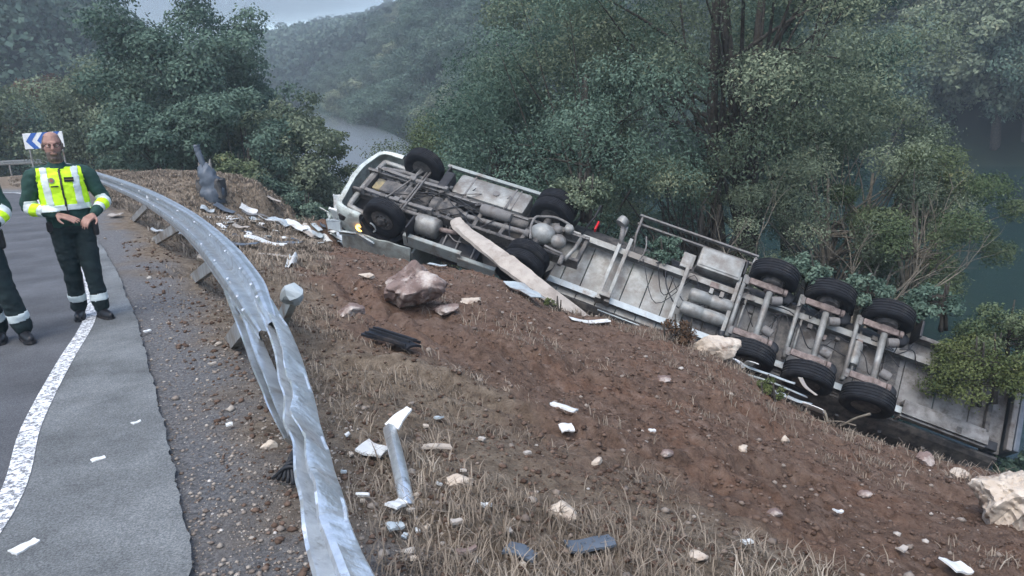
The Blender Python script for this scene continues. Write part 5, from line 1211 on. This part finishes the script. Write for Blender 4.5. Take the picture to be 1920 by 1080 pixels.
def prock(px, py, wpx, m, seed, label, fl=.7, asp=.9, sink=.25, **k):
    p = hit(px, py); w_ = px2m(wpx, p); return rock(p, (w_, w_*asp, w_*fl), m, seed, label, flat=fl, sink=sink, **k)
prock(778, 566, 132, M['rock'], 3, 'large reddish brown boulder with a pale streak over a dark hollow below the truck', fl=.60, sink=.02, rough=.34, rot=.5, sub=5)
prock(1895, 978, 165, M['rockpale'], 8, 'big pale limestone boulder at the lower right picture edge', fl=.75, asp=.8, sink=.15, rot=.4, rough=.45, sub=5)
prock(1345, 668, 95, M['rockpale'], 9, 'pale brown boulder on the crest against the first near trailer wheel', fl=.55, asp=.8, sink=.2)
prock(690, 522, 34, M['rockpale'], 10, 'small flat pale rock left of the large boulder', fl=.35)
prock(880, 568, 44, M['rockpale'], 11, 'flat pale rock just right of the large boulder', fl=.3)
prock(835, 590, 52, M['rock'], 12, 'low brown rock half buried at the foot of the large boulder', fl=.4)
prock(660, 590, 60, M['rock'], 13, 'low reddish rock in the soil left of the dark hollow', fl=.5)
prock(1735, 868, 40, M['rock'], 14, 'brown rounded rock on the crest under the trailer tail', fl=.7)
prock(1120, 870, 24, M['rockpale'], 15, 'small round pinkish stone in the lower middle of the bare soil', fl=.7)
prock(1392, 845, 26, M['rockpale'], 16, 'small flat pinkish stone in the middle of the bare soil', fl=.45)
prock(1472, 828, 20, M['rockpale'], 17, 'small pale stone higher up the bare soil below the crumpled white sheet', fl=.9)
prock(1245, 712, 34, M['rock'], 18, 'flat brown stone on the bare soil below the crest boulder', fl=.3)
prock(1305, 1048, 44, M['rockpale'], 19, 'grey pale rock near the bottom edge in the dry grass', fl=.6)
prock(862, 908, 66, M['rockpale'], 20, 'tan flat rock in the dry grass right of the bent silver strip', fl=.35, asp=.6)
prock(1055, 968, 60, M['rockpale'], 21, 'pale jagged rock among dry grass at the lower middle', fl=.6)
prock(1620, 930, 30, M['rock'], 22, 'small dark soil covered stone on the right of the bare soil', fl=.5)
prock(1450, 965, 36, M['rock'], 23, 'dark brown stone low on the right half of the bare soil', fl=.45)
prock(1250, 855, 30, M['rock'], 24, 'dark brown stone in the centre of the bare soil', fl=.5)
prock(505, 840, 34, M['rockpale'], 25, 'pinkish white stone on the gravel just left of the rail', fl=.6, asp=.5)
prock(390, 490, 40, M['rockpale'], 26, 'pale rock under the guardrail beside the dark hollow', fl=.6)
prock(1795, 890, 40, M['rockpale'], 27, 'thin pale flat rock at the crest edge left of the big pale boulder', fl=.25)
prock(405, 372, 34, M['rockpale'], 28, 'white rock at the foot of the grey stump on the ridge', fl=.45)
def cresth(px, py):
    xs_ = [c[0][0] for c in CREST]; dc = float(np.interp(px, xs_, [c[1] for c in CREST]))-.25; p = at(px, py, dc); g = gz(p.x, p.y); p.z = min(max(p.z, g), g+.55); return p
def shard(px, py, L, w_, m, seed, label, ang=0, tilt=0, lift=.02, bend=.12, cat='debris', name='fragment', thick=.012, curl=0, taper=.6, z=0.0, pos=None):
    """a torn curved sheet piece lying on the ground: L, w_ in pixels of the photograph's size there"""
    p = pos or (cresth(px, py) if px > 1340 and 660 < py < 800 else hit(px, py)); Lm = px2m(L, p); wm = px2m(w_, p); R = random.Random(seed); nu, nv = 9, 5; V = []
    for s in (1, -1):
        for i in range(nu):
            for j in range(nv):
                u = i/(nu-1)-.5; v = j/(nv-1)-.5; tw = 1-(1-taper)*(u+.5); jg = R.uniform(-.03, .03) if i in (0, nu-1) or j in (0, nv-1) else 0
                if s < 0: jg = 0
                V.append((u*Lm+jg*Lm*(1 if i in (0, nu-1) else 0), v*wm*tw+jg*wm, bend*wm*(.25-v*v)+curl*Lm*u*u+s*thick/2+sin(u*7+seed)*.05*wm))
    o = nu*nv
    for i in range(nu):
        for j in range(nv): q = i*nv+j; V[o+q] = (V[q][0], V[q][1], V[q][2]-thick)
    F = [(i*nv+j, i*nv+j+1, (i+1)*nv+j+1, (i+1)*nv+j) for i in range(nu-1) for j in range(nv-1)]; F += [tuple(o+k for k in reversed(f)) for f in F]
    rim = [j for j in range(nv)]+[i*nv+nv-1 for i in range(1, nu)]+[(nu-1)*nv+j for j in range(nv-2, -1, -1)]+[i*nv for i in range(nu-2, 0, -1)]
    F += [(rim[k], rim[(k+1) % len(rim)], o+rim[(k+1) % len(rim)], o+rim[k]) for k in range(len(rim))]
    ob = MB().add(V, F).build(name, m, None, smooth=True, auto=.8)
    # follow the slope of the ground
    e_ = .15; gx_ = (gz(p.x+e_, p.y)-gz(p.x-e_, p.y))/(2*e_); gy_ = (gz(p.x, p.y+e_)-gz(p.x, p.y-e_))/(2*e_); N = Vector((-gx_, -gy_, 1)).normalized()
    N = (N+Vector((0, 0, 1))).normalized(); X = Vector((cos(ang), sin(ang), 0)); X = (X-N*X.dot(N)).normalized(); Y = N.cross(X)
    R3 = Matrix((X, Y, N)).transposed() @ Matrix.Rotation(tilt, 3, 'Y')
    ob.matrix_world = Matrix.Translation(p+N*(lift+abs(sin(tilt))*Lm*.45+z)) @ R3.to_4x4()
    return tag(ob, label, cat)
# black ribbed strip
sb = shard(735, 652, 118, 40, M['black'], 1, 'long black ribbed plastic strip lying in the dry grass below the boulder', ang=-.62, bend=.5, taper=.9, name='plastic_strip', thick=.02, lift=.04, tilt=.1)
for k in range(5):
    y = -.09+.045*k; MB().box((0, y, .055-y*y*4), (px2m(104, hit(735, 652)), .010, .022)).build('rib', M['black'], sb)
# bent silver strip with its two plates
b0 = hit(748, 872); bs = empty('bent_bracket', b0, 'bent silver metal strip standing in the dry grass with torn white plates', 'debris')
def rel(px, py, dz): return hit(px, py, dz)-b0
mb = MB(); C = catmull([rel(735, 850, .16), rel(745, 885, .14), rel(757, 925, .06), rel(764, 948, .0)], 5)
tps = []
for i, p in enumerate(C): t = (C[min(i+1, len(C)-1)]-C[max(0, i-1)]).normalized(); Wv = t.cross(Vector((0, -.3, 1))).normalized(); tps.append((Wv, Wv.cross(t).normalized()))
mb.sweep(C, [(-.036, -.02), (-.03, .0), (0, .018), (.03, 0), (.036, -.02), (.03, -.012), (0, .008), (-.03, -.012)], ups=tps, close=True); mb.build('strip', M['galv_worn'], bs, smooth=True, auto=.9)
shard(750, 830, 52, 36, M['white'], 2, 'white leaf shaped plate standing above the bent silver strip', ang=.9, tilt=-.5, lift=.12, taper=.4, name='plate')
shard(700, 858, 46, 44, M['white'], 4, 'white fan shaped plate left of the bent silver strip', ang=2.9, tilt=-.25, lift=.03, taper=1.3, name='plate')
L_ = [(705, 462, 70, 22, 'beige', 'pale crushed panel strip on the soil under the cab wheel', -.3, .1), (655, 450, 50, 26, 'white', 'white crushed plastic on the soil under the cab corner', .3, .3), (745, 474, 60, 20, 'white', 'long pale splinter between the cab wheel and the large boulder', -.4, 0), (617, 420, 34, 26, 'white', 'white jagged piece at the left end of the cab', .9, .6), (590, 446, 30, 14, 'bluewhite', 'small pale blue piece left of the cab corner', 0, .1), (820, 500, 36, 14, 'bluewhite', 'small pale piece under the grey side skirt', -.2, 0), (465, 400, 34, 14, 'white', 'small white piece behind the middle of the debris row', .1, .2), (500, 420, 30, 16, 'white', 'white chip beside the grey crumpled heap', .5, .3), (430, 422, 26, 12, 'beige', 'cream chip under the long white panel', .2, .1), (570, 440, 40, 12, 'beige', 'thin cream strip at the right end of the debris row', -.3, .1),
      (745, 962, 34, 30, 'white', 'white round fragment in the grass just below the bent silver strip', 1.0, .2), (742, 1002, 30, 26, 'bluewhite', 'grey fragment in the grass at the bottom left of the slope', .5, .1),
      (683, 945, 12, 26, 'white', 'thin upright white splinter close beside the rail', 1.4, .6), (857, 992, 22, 16, 'beige', 'small yellowish flake in the grass above the bottom edge', .4, .1), (912, 962, 20, 14, 'white', 'small white flake between the tan rock and the jagged rock', .3, .1),
      (1105, 1036, 92, 36, 'bluegrey', 'larger blue grey rounded plastic piece at the bottom edge', .28, 0), (975, 1048, 62, 40, 'bluegrey', 'smaller blue grey plastic piece at the bottom edge', -.5, 0),
      (1790, 1078, 46, 44, 'white', 'round white piece at the very bottom right', .2, .2), (875, 1048, 40, 14, 'rock', 'reddish flake in the grass at the bottom edge', .5, 0),
      (1105, 606, 78, 24, 'white', 'white torn plastic sheet on the crest below the trailer front', .25, 0), (1525, 778, 42, 40, 'white', 'crumpled white sheet on the crest below the middle trailer wheel', .8, .4),
      (985, 553, 84, 50, 'bluewhite', 'pale blue torn sheet hanging off the crest below the beige panel', -1.0, .1), (1055, 772, 50, 20, 'white', 'bright white two piece block fragment on the bare soil', -.45, 0), (1062, 812, 26, 26, 'white', 'round white fragment just below the bright white block', .2, 0),
      (497, 462, 78, 26, 'white', 'large white plastic panel left of the truck cab', .12, .1), (452, 464, 66, 18, 'bluegrey', 'dark blue strip lying left of the large white panel', .1, 0), (532, 460, 46, 18, 'bluegrey', 'dark blue piece touching the right end of the large white panel', -.2, 0), (548, 492, 18, 70, 'white', 'tall narrow white strip standing between the rail and the boulder', .2, .1),
      (508, 482, 80, 10, 'beige', 'long thin beige splinter below the large white panel', -.3, 0), (412, 414, 76, 18, 'white', 'long white panel just behind the rail bend', -.1, 0), (388, 398, 26, 20, 'bluewhite', 'small blue piece behind the long white panel', .3, .2), (420, 398, 40, 18, 'bluegrey', 'grey blue block behind the long white panel', .0, .2),
      (452, 432, 30, 18, 'beige', 'small cream block in front of the debris row', .1, .1), (480, 414, 52, 30, 'framelight', 'grey crumpled metal heap in the middle of the debris row', .3, .3), (525, 424, 40, 20, 'bluewhite', 'pale torn piece in the debris row near the cab', -.2, .3), (552, 430, 50, 18, 'white', 'white torn strip in the debris row nearest the cab', -.35, .2), (560, 412, 90, 16, 'frame', 'long dark strip behind the debris row near the cab', -.15, 0),
      (505, 374, 44, 10, 'beige', 'pale low fragment on the dry ridge left of the cab', 0, 0), (218, 408, 24, 18, 'beige', 'cream fragment in the grass behind the rail near the officer', .2, 0), (298, 442, 26, 20, 'white', 'white lump at the foot of the second leaning post', .3, .3), (340, 452, 30, 26, 'white', 'glossy white block under the rail by the dark hollow', .6, .5),
      (50, 1040, 46, 30, 'white', 'white flake on the shoulder in the bottom left corner', 1.1, 0), (187, 873, 24, 16, 'white', 'white flake in the middle of the worn shoulder', .7, 0), (258, 803, 16, 12, 'white', 'small white flake near the shoulder edge', .9, 0), (278, 628, 12, 10, 'white', 'tiny white flake on the shoulder right of the officer boots', .9, 0),
      (400, 690, 14, 9, 'beige', 'tiny pale flake on the gravel left of the torn rail', .4, 0), (432, 806, 12, 10, 'white', 'tiny white flake on the gravel beside the rail', .4, 0), (820, 850, 10, 60, 'beige', 'thin upright dry stalk piece right of the bent silver strip', 1.5, .1), (1222, 816, 12, 10, 'white', 'tiny white flake in the middle of the soil', .3, 0), (1570, 968, 18, 14, 'white', 'small white flake low on the right of the soil', .3, 0), (1400, 1028, 22, 14, 'white', 'white flake near the bottom edge right of the grey rock', .4, 0), (1690, 1040, 24, 16, 'beige', 'pale flake near the bottom right of the soil', .6, 0),
      (1405, 690, 60, 16, 'white', 'white torn bar pieces beside the first near trailer wheel', 1.3, .3), (1440, 706, 96, 20, 'bluewhite', 'long pale tapering bar pointing under the middle trailer wheel', -.55, 0), (1450, 722, 120, 10, 'bluewhite', 'thin pale rod below the tapering bar', -.45, 0), (1478, 748, 80, 34, 'bluewhite', 'pale blue flat sheet on the crest under the middle trailer wheel', -.5, 0), (1380, 690, 14, 52, 'white', 'short white post like shard on the crest next to the pale boulder', .1, .1), (1510, 740, 44, 18, 'beige', 'cream bent piece above the crumpled white sheet', -.8, .5)]
for k, (x, y, a, b, m_, lab, an, ti) in enumerate(L_): shard(x, y, a*(.95 if y < 500 else 1), b*(1.6 if y < 500 else 1), M[m_], 30+k, lab, ang=an, tilt=ti, taper=random.Random(k).uniform(.5, 1.0), curl=random.Random(k+5).uniform(-.2, .3), lift=.035+.03*(y < 480))
rs_ = random.Random(91)
CN = {'white': 'white', 'bluewhite': 'pale blue', 'beige': 'cream', 'framelight': 'grey', 'bluegrey': 'dark blue', 'rockpale': 'sandy'}
ON = ['first', 'second', 'third', 'fourth', 'fifth', 'sixth', 'seventh', 'eighth', 'ninth', 'tenth', 'eleventh', 'twelfth', 'thirteenth', 'fourteenth', 'fifteenth', 'sixteenth', 'seventeenth', 'eighteenth', 'nineteenth', 'twentieth', 'twenty-first', 'twenty-second', 'twenty-third', 'twenty-fourth', 'twenty-fifth', 'twenty-sixth', 'twenty-seventh']
def chips(L, where, grp, lift):
    c_ = {}
    for k, (x, y, a, b, m_) in enumerate(sorted(L)):
        o_ = c_.get(m_, 0); c_[m_] = o_+1
        s_ = shard(x, y, a, b, M[m_], 200+k, '%s small %s chip from the left %s' % (ON[min(o_, 26)], CN[m_], where), ang=rs_.uniform(0, 3), tilt=rs_.uniform(-.5, .5), taper=rs_.uniform(.4, 1), lift=lift, name='chip'); s_['group'] = grp
chips([(x, 405+(x-370)*.13+rs_.uniform(-10, 34), rs_.uniform(10, 26), rs_.uniform(8, 18), rs_.choice(['white', 'bluewhite', 'beige', 'framelight', 'white', 'bluegrey'])) for x in [rs_.uniform(372, 640) for _ in range(46)]], 'in the wreckage between rail and cab', 'small torn chips between the rail and the cab', .04)
chips([(rs_.uniform(640, 1000), rs_.uniform(780, 1070), rs_.uniform(8, 18), rs_.uniform(6, 14), rs_.choice(['white', 'beige', 'bluewhite', 'rockpale'])) for _ in range(22)], 'around the bent silver strip', 'small pale chips around the bent silver strip', .02)
# pale sticks on the crest
for k, (a, b, r) in enumerate([((1545, 770), (1553, 812), .022), ((1575, 800), (1632, 776), .02), ((1550, 790), (1605, 798), .012), ((1585, 805), (1612, 818), .018), ((1532, 788), (1562, 808), .02)]):
    A_ = cresth(*a); B_ = cresth(*b); MBo = MB(); MBo.tube(catmull([A_, A_.lerp(B_, .5)+Vector((0, 0, .03)), B_], 4), r, 7)
    tag(MBo.build('stick', M['barkpale'], None, smooth=True), ['upright pale stick on the crest under the last near trailer wheel', 'pale stick slanting up to the right under the last near trailer wheel', 'thin horizontal stick between the upright stick and the slanting one', 'short thick pale stick in front of the slanting stick', 'short pale stick to the left of the upright one'][k], 'stick')
# black twisted piece at the crack
mb = MB(); c0 = hit(553, 912, .05)
for k in range(5): mb.tube(catmull([c0+Vector((-.10+.03*k, -.02*k, .0)), c0+Vector((0, .02*k-.03, .07+.01*k)), c0+Vector((.12, .02*k, .0))], 5), .010, 6)
mb.box(c0+Vector((.04, .02, .03)), (.14, .08, .05), bev=.02); tag(mb.build('rubber_piece', M['black'], None, smooth=True), 'black twisted rubber piece at the end of the crack beside the rail', 'debris')
# crack in the gravel: thin dark gap built as a recess lip
P = [hit(*q) for q in [(418, 962), (450, 952), (478, 940), (500, 935), (522, 925), (540, 918)]]; mb = MB(); V = []
for i, p in enumerate(P): 
    w_ = .012+.02*i/5; V += [(p.x, p.y+w_, p.z+.012), (p.x, p.y, p.z+.002), (p.x, p.y-w_, p.z+.004)]
# grey stump with dark base on the ridge
sp_ = hit(400, 372); st_ = empty('stump', sp_, 'grey broken tree stump with a tall thin snag standing on the dry ridge', 'stump'); s_ = px2m(100, sp_)
mb = MB(); mb.tube(catmull([(0, 0, -.2), (-.01, 0, s_*.2), (-.04*s_, 0, s_*.4), (-.07*s_, 0, s_*.62)], 4), [s_*q for q in (.22, .20, .215, .20, .19, .185, .19, .17, .16, .165, .14, .10, .05)], 14); mb.jit(.055, 2).build('stump_base', M['bluegrey'], st_, smooth=True)
for k in range(4): MB().tube([(-.05*s_+.05*s_*(k-1.5), 0, s_*.5), (-.06*s_+.075*s_*(k-1.5), 0, s_*(.66+.05*(k % 2)))], [s_*.05, s_*.012], 6).build('splinter', M['post'], st_)
MB().tube(catmull([(-.08*s_, 0, s_*.55), (-.13*s_, 0, s_*.8), (-.15*s_, 0, s_*.88), (-.16*s_, 0, s_*.98)], 4), s_*.06, 8).jit(.02, 4).build('snag', M['bluegrey'], st_, smooth=True)
MB().box((-.02*s_, .05, s_*.16), (s_*.44, s_*.3, s_*.36), bev=.05).jit(.04, 6).build('base', M['frame'], st_)

# ------------------------------------------------------------------ soil clods, pebbles, dry grass (past counting)
def scatter(n, seed, rmin, rmax, amin=-32, amax=40, pw=1.6):
    rng = np.random.default_rng(seed); r = rmin+(rmax-rmin)*rng.random(n)**pw; a = np.radians(rng.uniform(amin, amax, n)); return np.sin(a)*r, np.cos(a)*r, rng
def lumps(name, n, seed, smin, smax, keep, m, label, rmax=17, pw=1.3, rmin=1.6):
    x, y, rng = scatter(n*3, seed, rmin, rmax, pw=pw); k = keep(x, y, rng); x = x[k][:n]; y = y[k][:n]; z = ground(x, y); n = len(x)
    base = np.array([(1, 0, 0), (-1, 0, 0), (0, 1, 0), (0, -1, 0), (0, 0, 1), (0, 0, -1), (.6, .6, .5), (-.6, .6, .5), (.6, -.6, .5), (-.6, -.6, .5)], float)
    Ft = np.array([(4, 6, 7), (4, 7, 9), (4, 9, 8), (4, 8, 6), (0, 2, 6), (2, 1, 7), (1, 3, 9), (3, 0, 8), (2, 7, 6), (1, 9, 7), (3, 8, 9), (0, 6, 8), (5, 2, 0), (5, 1, 2), (5, 3, 1), (5, 0, 3)])
    s = (smin+(smax-smin)*rng.random(n)**4)*(1+.04*np.hypot(x, y)); V = base[None]*s[:, None, None]*rng.uniform(.65, 1.35, (n, 10, 3)); a = rng.uniform(0, 6.28, n); ca, sa = np.cos(a), np.sin(a)
    X = V[:, :, 0]*ca[:, None]-V[:, :, 1]*sa[:, None]; Y = V[:, :, 0]*sa[:, None]+V[:, :, 1]*ca[:, None]; Z = V[:, :, 2]*.75
    V = np.stack([X+x[:, None], Y+y[:, None], Z+(z+s*.25)[:, None]], 2).reshape(-1, 3); F = (Ft[None]+np.arange(n)[:, None, None]*10).reshape(-1, 3)
    o = link(name, npmesh(name, V, F, {'tint': ('FACE', np.repeat(rng.random(n), 16))}), m, None, smooth=False); return tag(o, label, name.replace('_', ' '), kind='stuff')
sdE = lambda x, y: sdist(x, y, EDGEC[::3]+[EDGEC[-1]])
lumps('soil_clods', 19000, 1, .004, .022, lambda x, y, r: (dirt_mask(x, y) > r.random(len(x))) & (vn(x*.8, y*.8, 5) > .18), M['soilclod'], 'loose brown soil clods scattered over the churned bank', rmax=18, pw=1.15)
lumps('soil_clods', 9000, 3, .004, .02, lambda x, y, r: (sdE(x, y) > .25) & (dirt_mask(x, y) < .6), M['soilclod'], 'small clods among the dry grass', rmax=14)
lumps('pebbles', 1200, 2, .004, .030, lambda x, y, r: sdE(x, y) > .1, M['pebble'], 'pale pebbles and small stone chips on the bank', rmax=16)
lumps('gravel', 14000, 4, .003, .012, lambda x, y, r: (sdE(x, y) > -.16) & (sdE(x, y) < .9+.3*r.random(len(x))), M['pebble'], 'grey gravel along the road edge', rmax=9, pw=1.8, rmin=1.5)
def grass(name, n, seed, hmin, hmax, keep, rmax, label, pw=1.3, wd=.0022, clump=6, mt='drygrass', amin=-34, amax=40, rmin=1.6, lean=.9):
    x, y, rng = scatter(n*3//clump, seed, rmin, rmax, amin, amax, pw); k = keep(x, y, rng); x = x[k]; y = y[k]; x = np.repeat(x, clump)+rng.normal(size=len(x)*clump)*.035; y = np.repeat(y, clump)+rng.normal(size=len(y)*clump)*.035
    x = x[:n]; y = y[:n]; z = ground(x, y); n = len(x); h = rng.uniform(hmin, hmax, n)*(.5+.9*vn(x*1.2, y*1.2, 8)); a = rng.uniform(0, 6.28, n); l = h*rng.uniform(.1, 1, n)*lean*1.6
    dist = np.hypot(x, y); w_ = wd*(.7+.6*rng.random(n))*(1+dist*.12); px_, py_ = np.cos(a+1.57)*w_, np.sin(a+1.57)*w_; dx, dy = np.cos(a)*l, np.sin(a)*l
    b0 = np.stack([x-px_, y-py_, z-.01], 1); b1 = np.stack([x+px_, y+py_, z-.01], 1); m0 = np.stack([x+dx*.35-px_*.8, y+dy*.35-py_*.8, z+h*.6], 1); m1 = np.stack([x+dx*.35+px_*.8, y+dy*.35+py_*.8, z+h*.6], 1)
    t0 = np.stack([x+dx-px_*.2, y+dy-py_*.2, z+h*.95], 1); t1 = np.stack([x+dx+px_*.2, y+dy+py_*.2, z+h*.95], 1)
    V = np.stack([b0, b1, m1, m0, t1, t0], 1).reshape(-1, 3); F = (np.array([(0, 1, 2, 3), (3, 2, 4, 5)])[None]+np.arange(n)[:, None, None]*6).reshape(-1, 4)
    o = link(name, npmesh(name, V, F, {'tint': ('FACE', np.repeat(np.clip(rng.random(n)*.7+.4*vn(x*2, y*2, 3)-.05, 0, 1), 2))}), M[mt]); return tag(o, label, 'grass', kind='stuff')
grass('dry_grass', 40000, 11, .02, .075, lambda x, y, r: (sdE(x, y) > .55+.5*r.random(len(x))) & (dirt_mask(x, y) < .35+.3*r.random(len(x))) & (vn(x*1.6, y*1.6, 12)+.35*r.random(len(x)) > .68), 15, 'dry straw coloured grass tufts on the verge and slope')
grass('dry_grass', 7000, 12, .03, .09, lambda x, y, r: (dirt_mask(x, y) > .6) & (vn(x*1.1, y*1.1, 14) > .62), 15, 'sparse dry grass on the churned soil', clump=3)
grass('dry_grass', 70000, 13, .05, .15, lambda x, y, r: (sdE(x, y) > 1.0) & (dirt_mask(x, y) < .7) & (y > 11) & (base_z(x, y) > -3), 44, 'pale reddish dry grass covering the ridge', pw=.8, wd=.004, amin=-33, amax=-8, rmin=12)
grass('dry_grass', 5000, 14, .04, .13, lambda x, y, r: (base_z(x, y) < -2.2) & (base_z(x, y) > -4.2) & (y > 8) & (y < 17) & (x > 0), 17, 'dry weeds along the crest in front of the trailer', pw=.6, rmin=9, amin=0, amax=36)



# ------------------------------------------------------------------ haze
hz = MB().box((0, 150, 33), (620, 760, 90)).build('haze', None); hz.data.materials.clear()
hm = bpy.data.materials.new('haze'); hm.use_nodes = True; hn = hm.node_tree; hn.nodes.remove(hn.nodes['Principled BSDF'])
pv = hn.nodes.new('ShaderNodeVolumePrincipled'); pv.inputs['Color'].default_value = (.80, .93, 1.0, 1); pv.inputs['Density'].default_value = .0013; pv.inputs['Anisotropy'].default_value = .2
hn.links.new(pv.outputs[0], hn.nodes['Material Output'].inputs['Volume']); hz.data.materials.append(hm)
ms_ = MB().tube([(-200, 300, 50), (-130, 270, 54), (-50, 250, 56), (10, 240, 54)], [16, 44, 46, 14], 20, ry=[8, 19, 19, 7], up=(1, 0, 0)).build('mist_bank', None); ms_.data.materials.clear()
mm = hm.copy(); mm.name = 'mist'; mm.node_tree.nodes['Principled Volume'].inputs['Density'].default_value = .02; ms_.data.materials.append(mm); tag(ms_, 'low cloud of mist hanging on the top of the distant hill', 'mist', kind='stuff')
rm = MB().tube([(-2, 48, -6.5), (-12, 72, -4.5), (-22, 105, -4), (-34, 150, -3.5), (-55, 215, -2)], [3, 8, 11, 14, 18], 20, ry=[1.5, 3, 4, 5, 8], up=(1, 0, 0)).build('mist_bank', None); rm.data.materials.clear()
m3 = hm.copy(); m3.name = 'river mist'; m3.node_tree.nodes['Principled Volume'].inputs['Density'].default_value = .014; rm.data.materials.append(m3); tag(rm, 'pale mist lying over the river behind the truck cab', 'mist', kind='stuff')
tag(hz, 'thin pale mist filling the valley air', 'haze', kind='stuff')
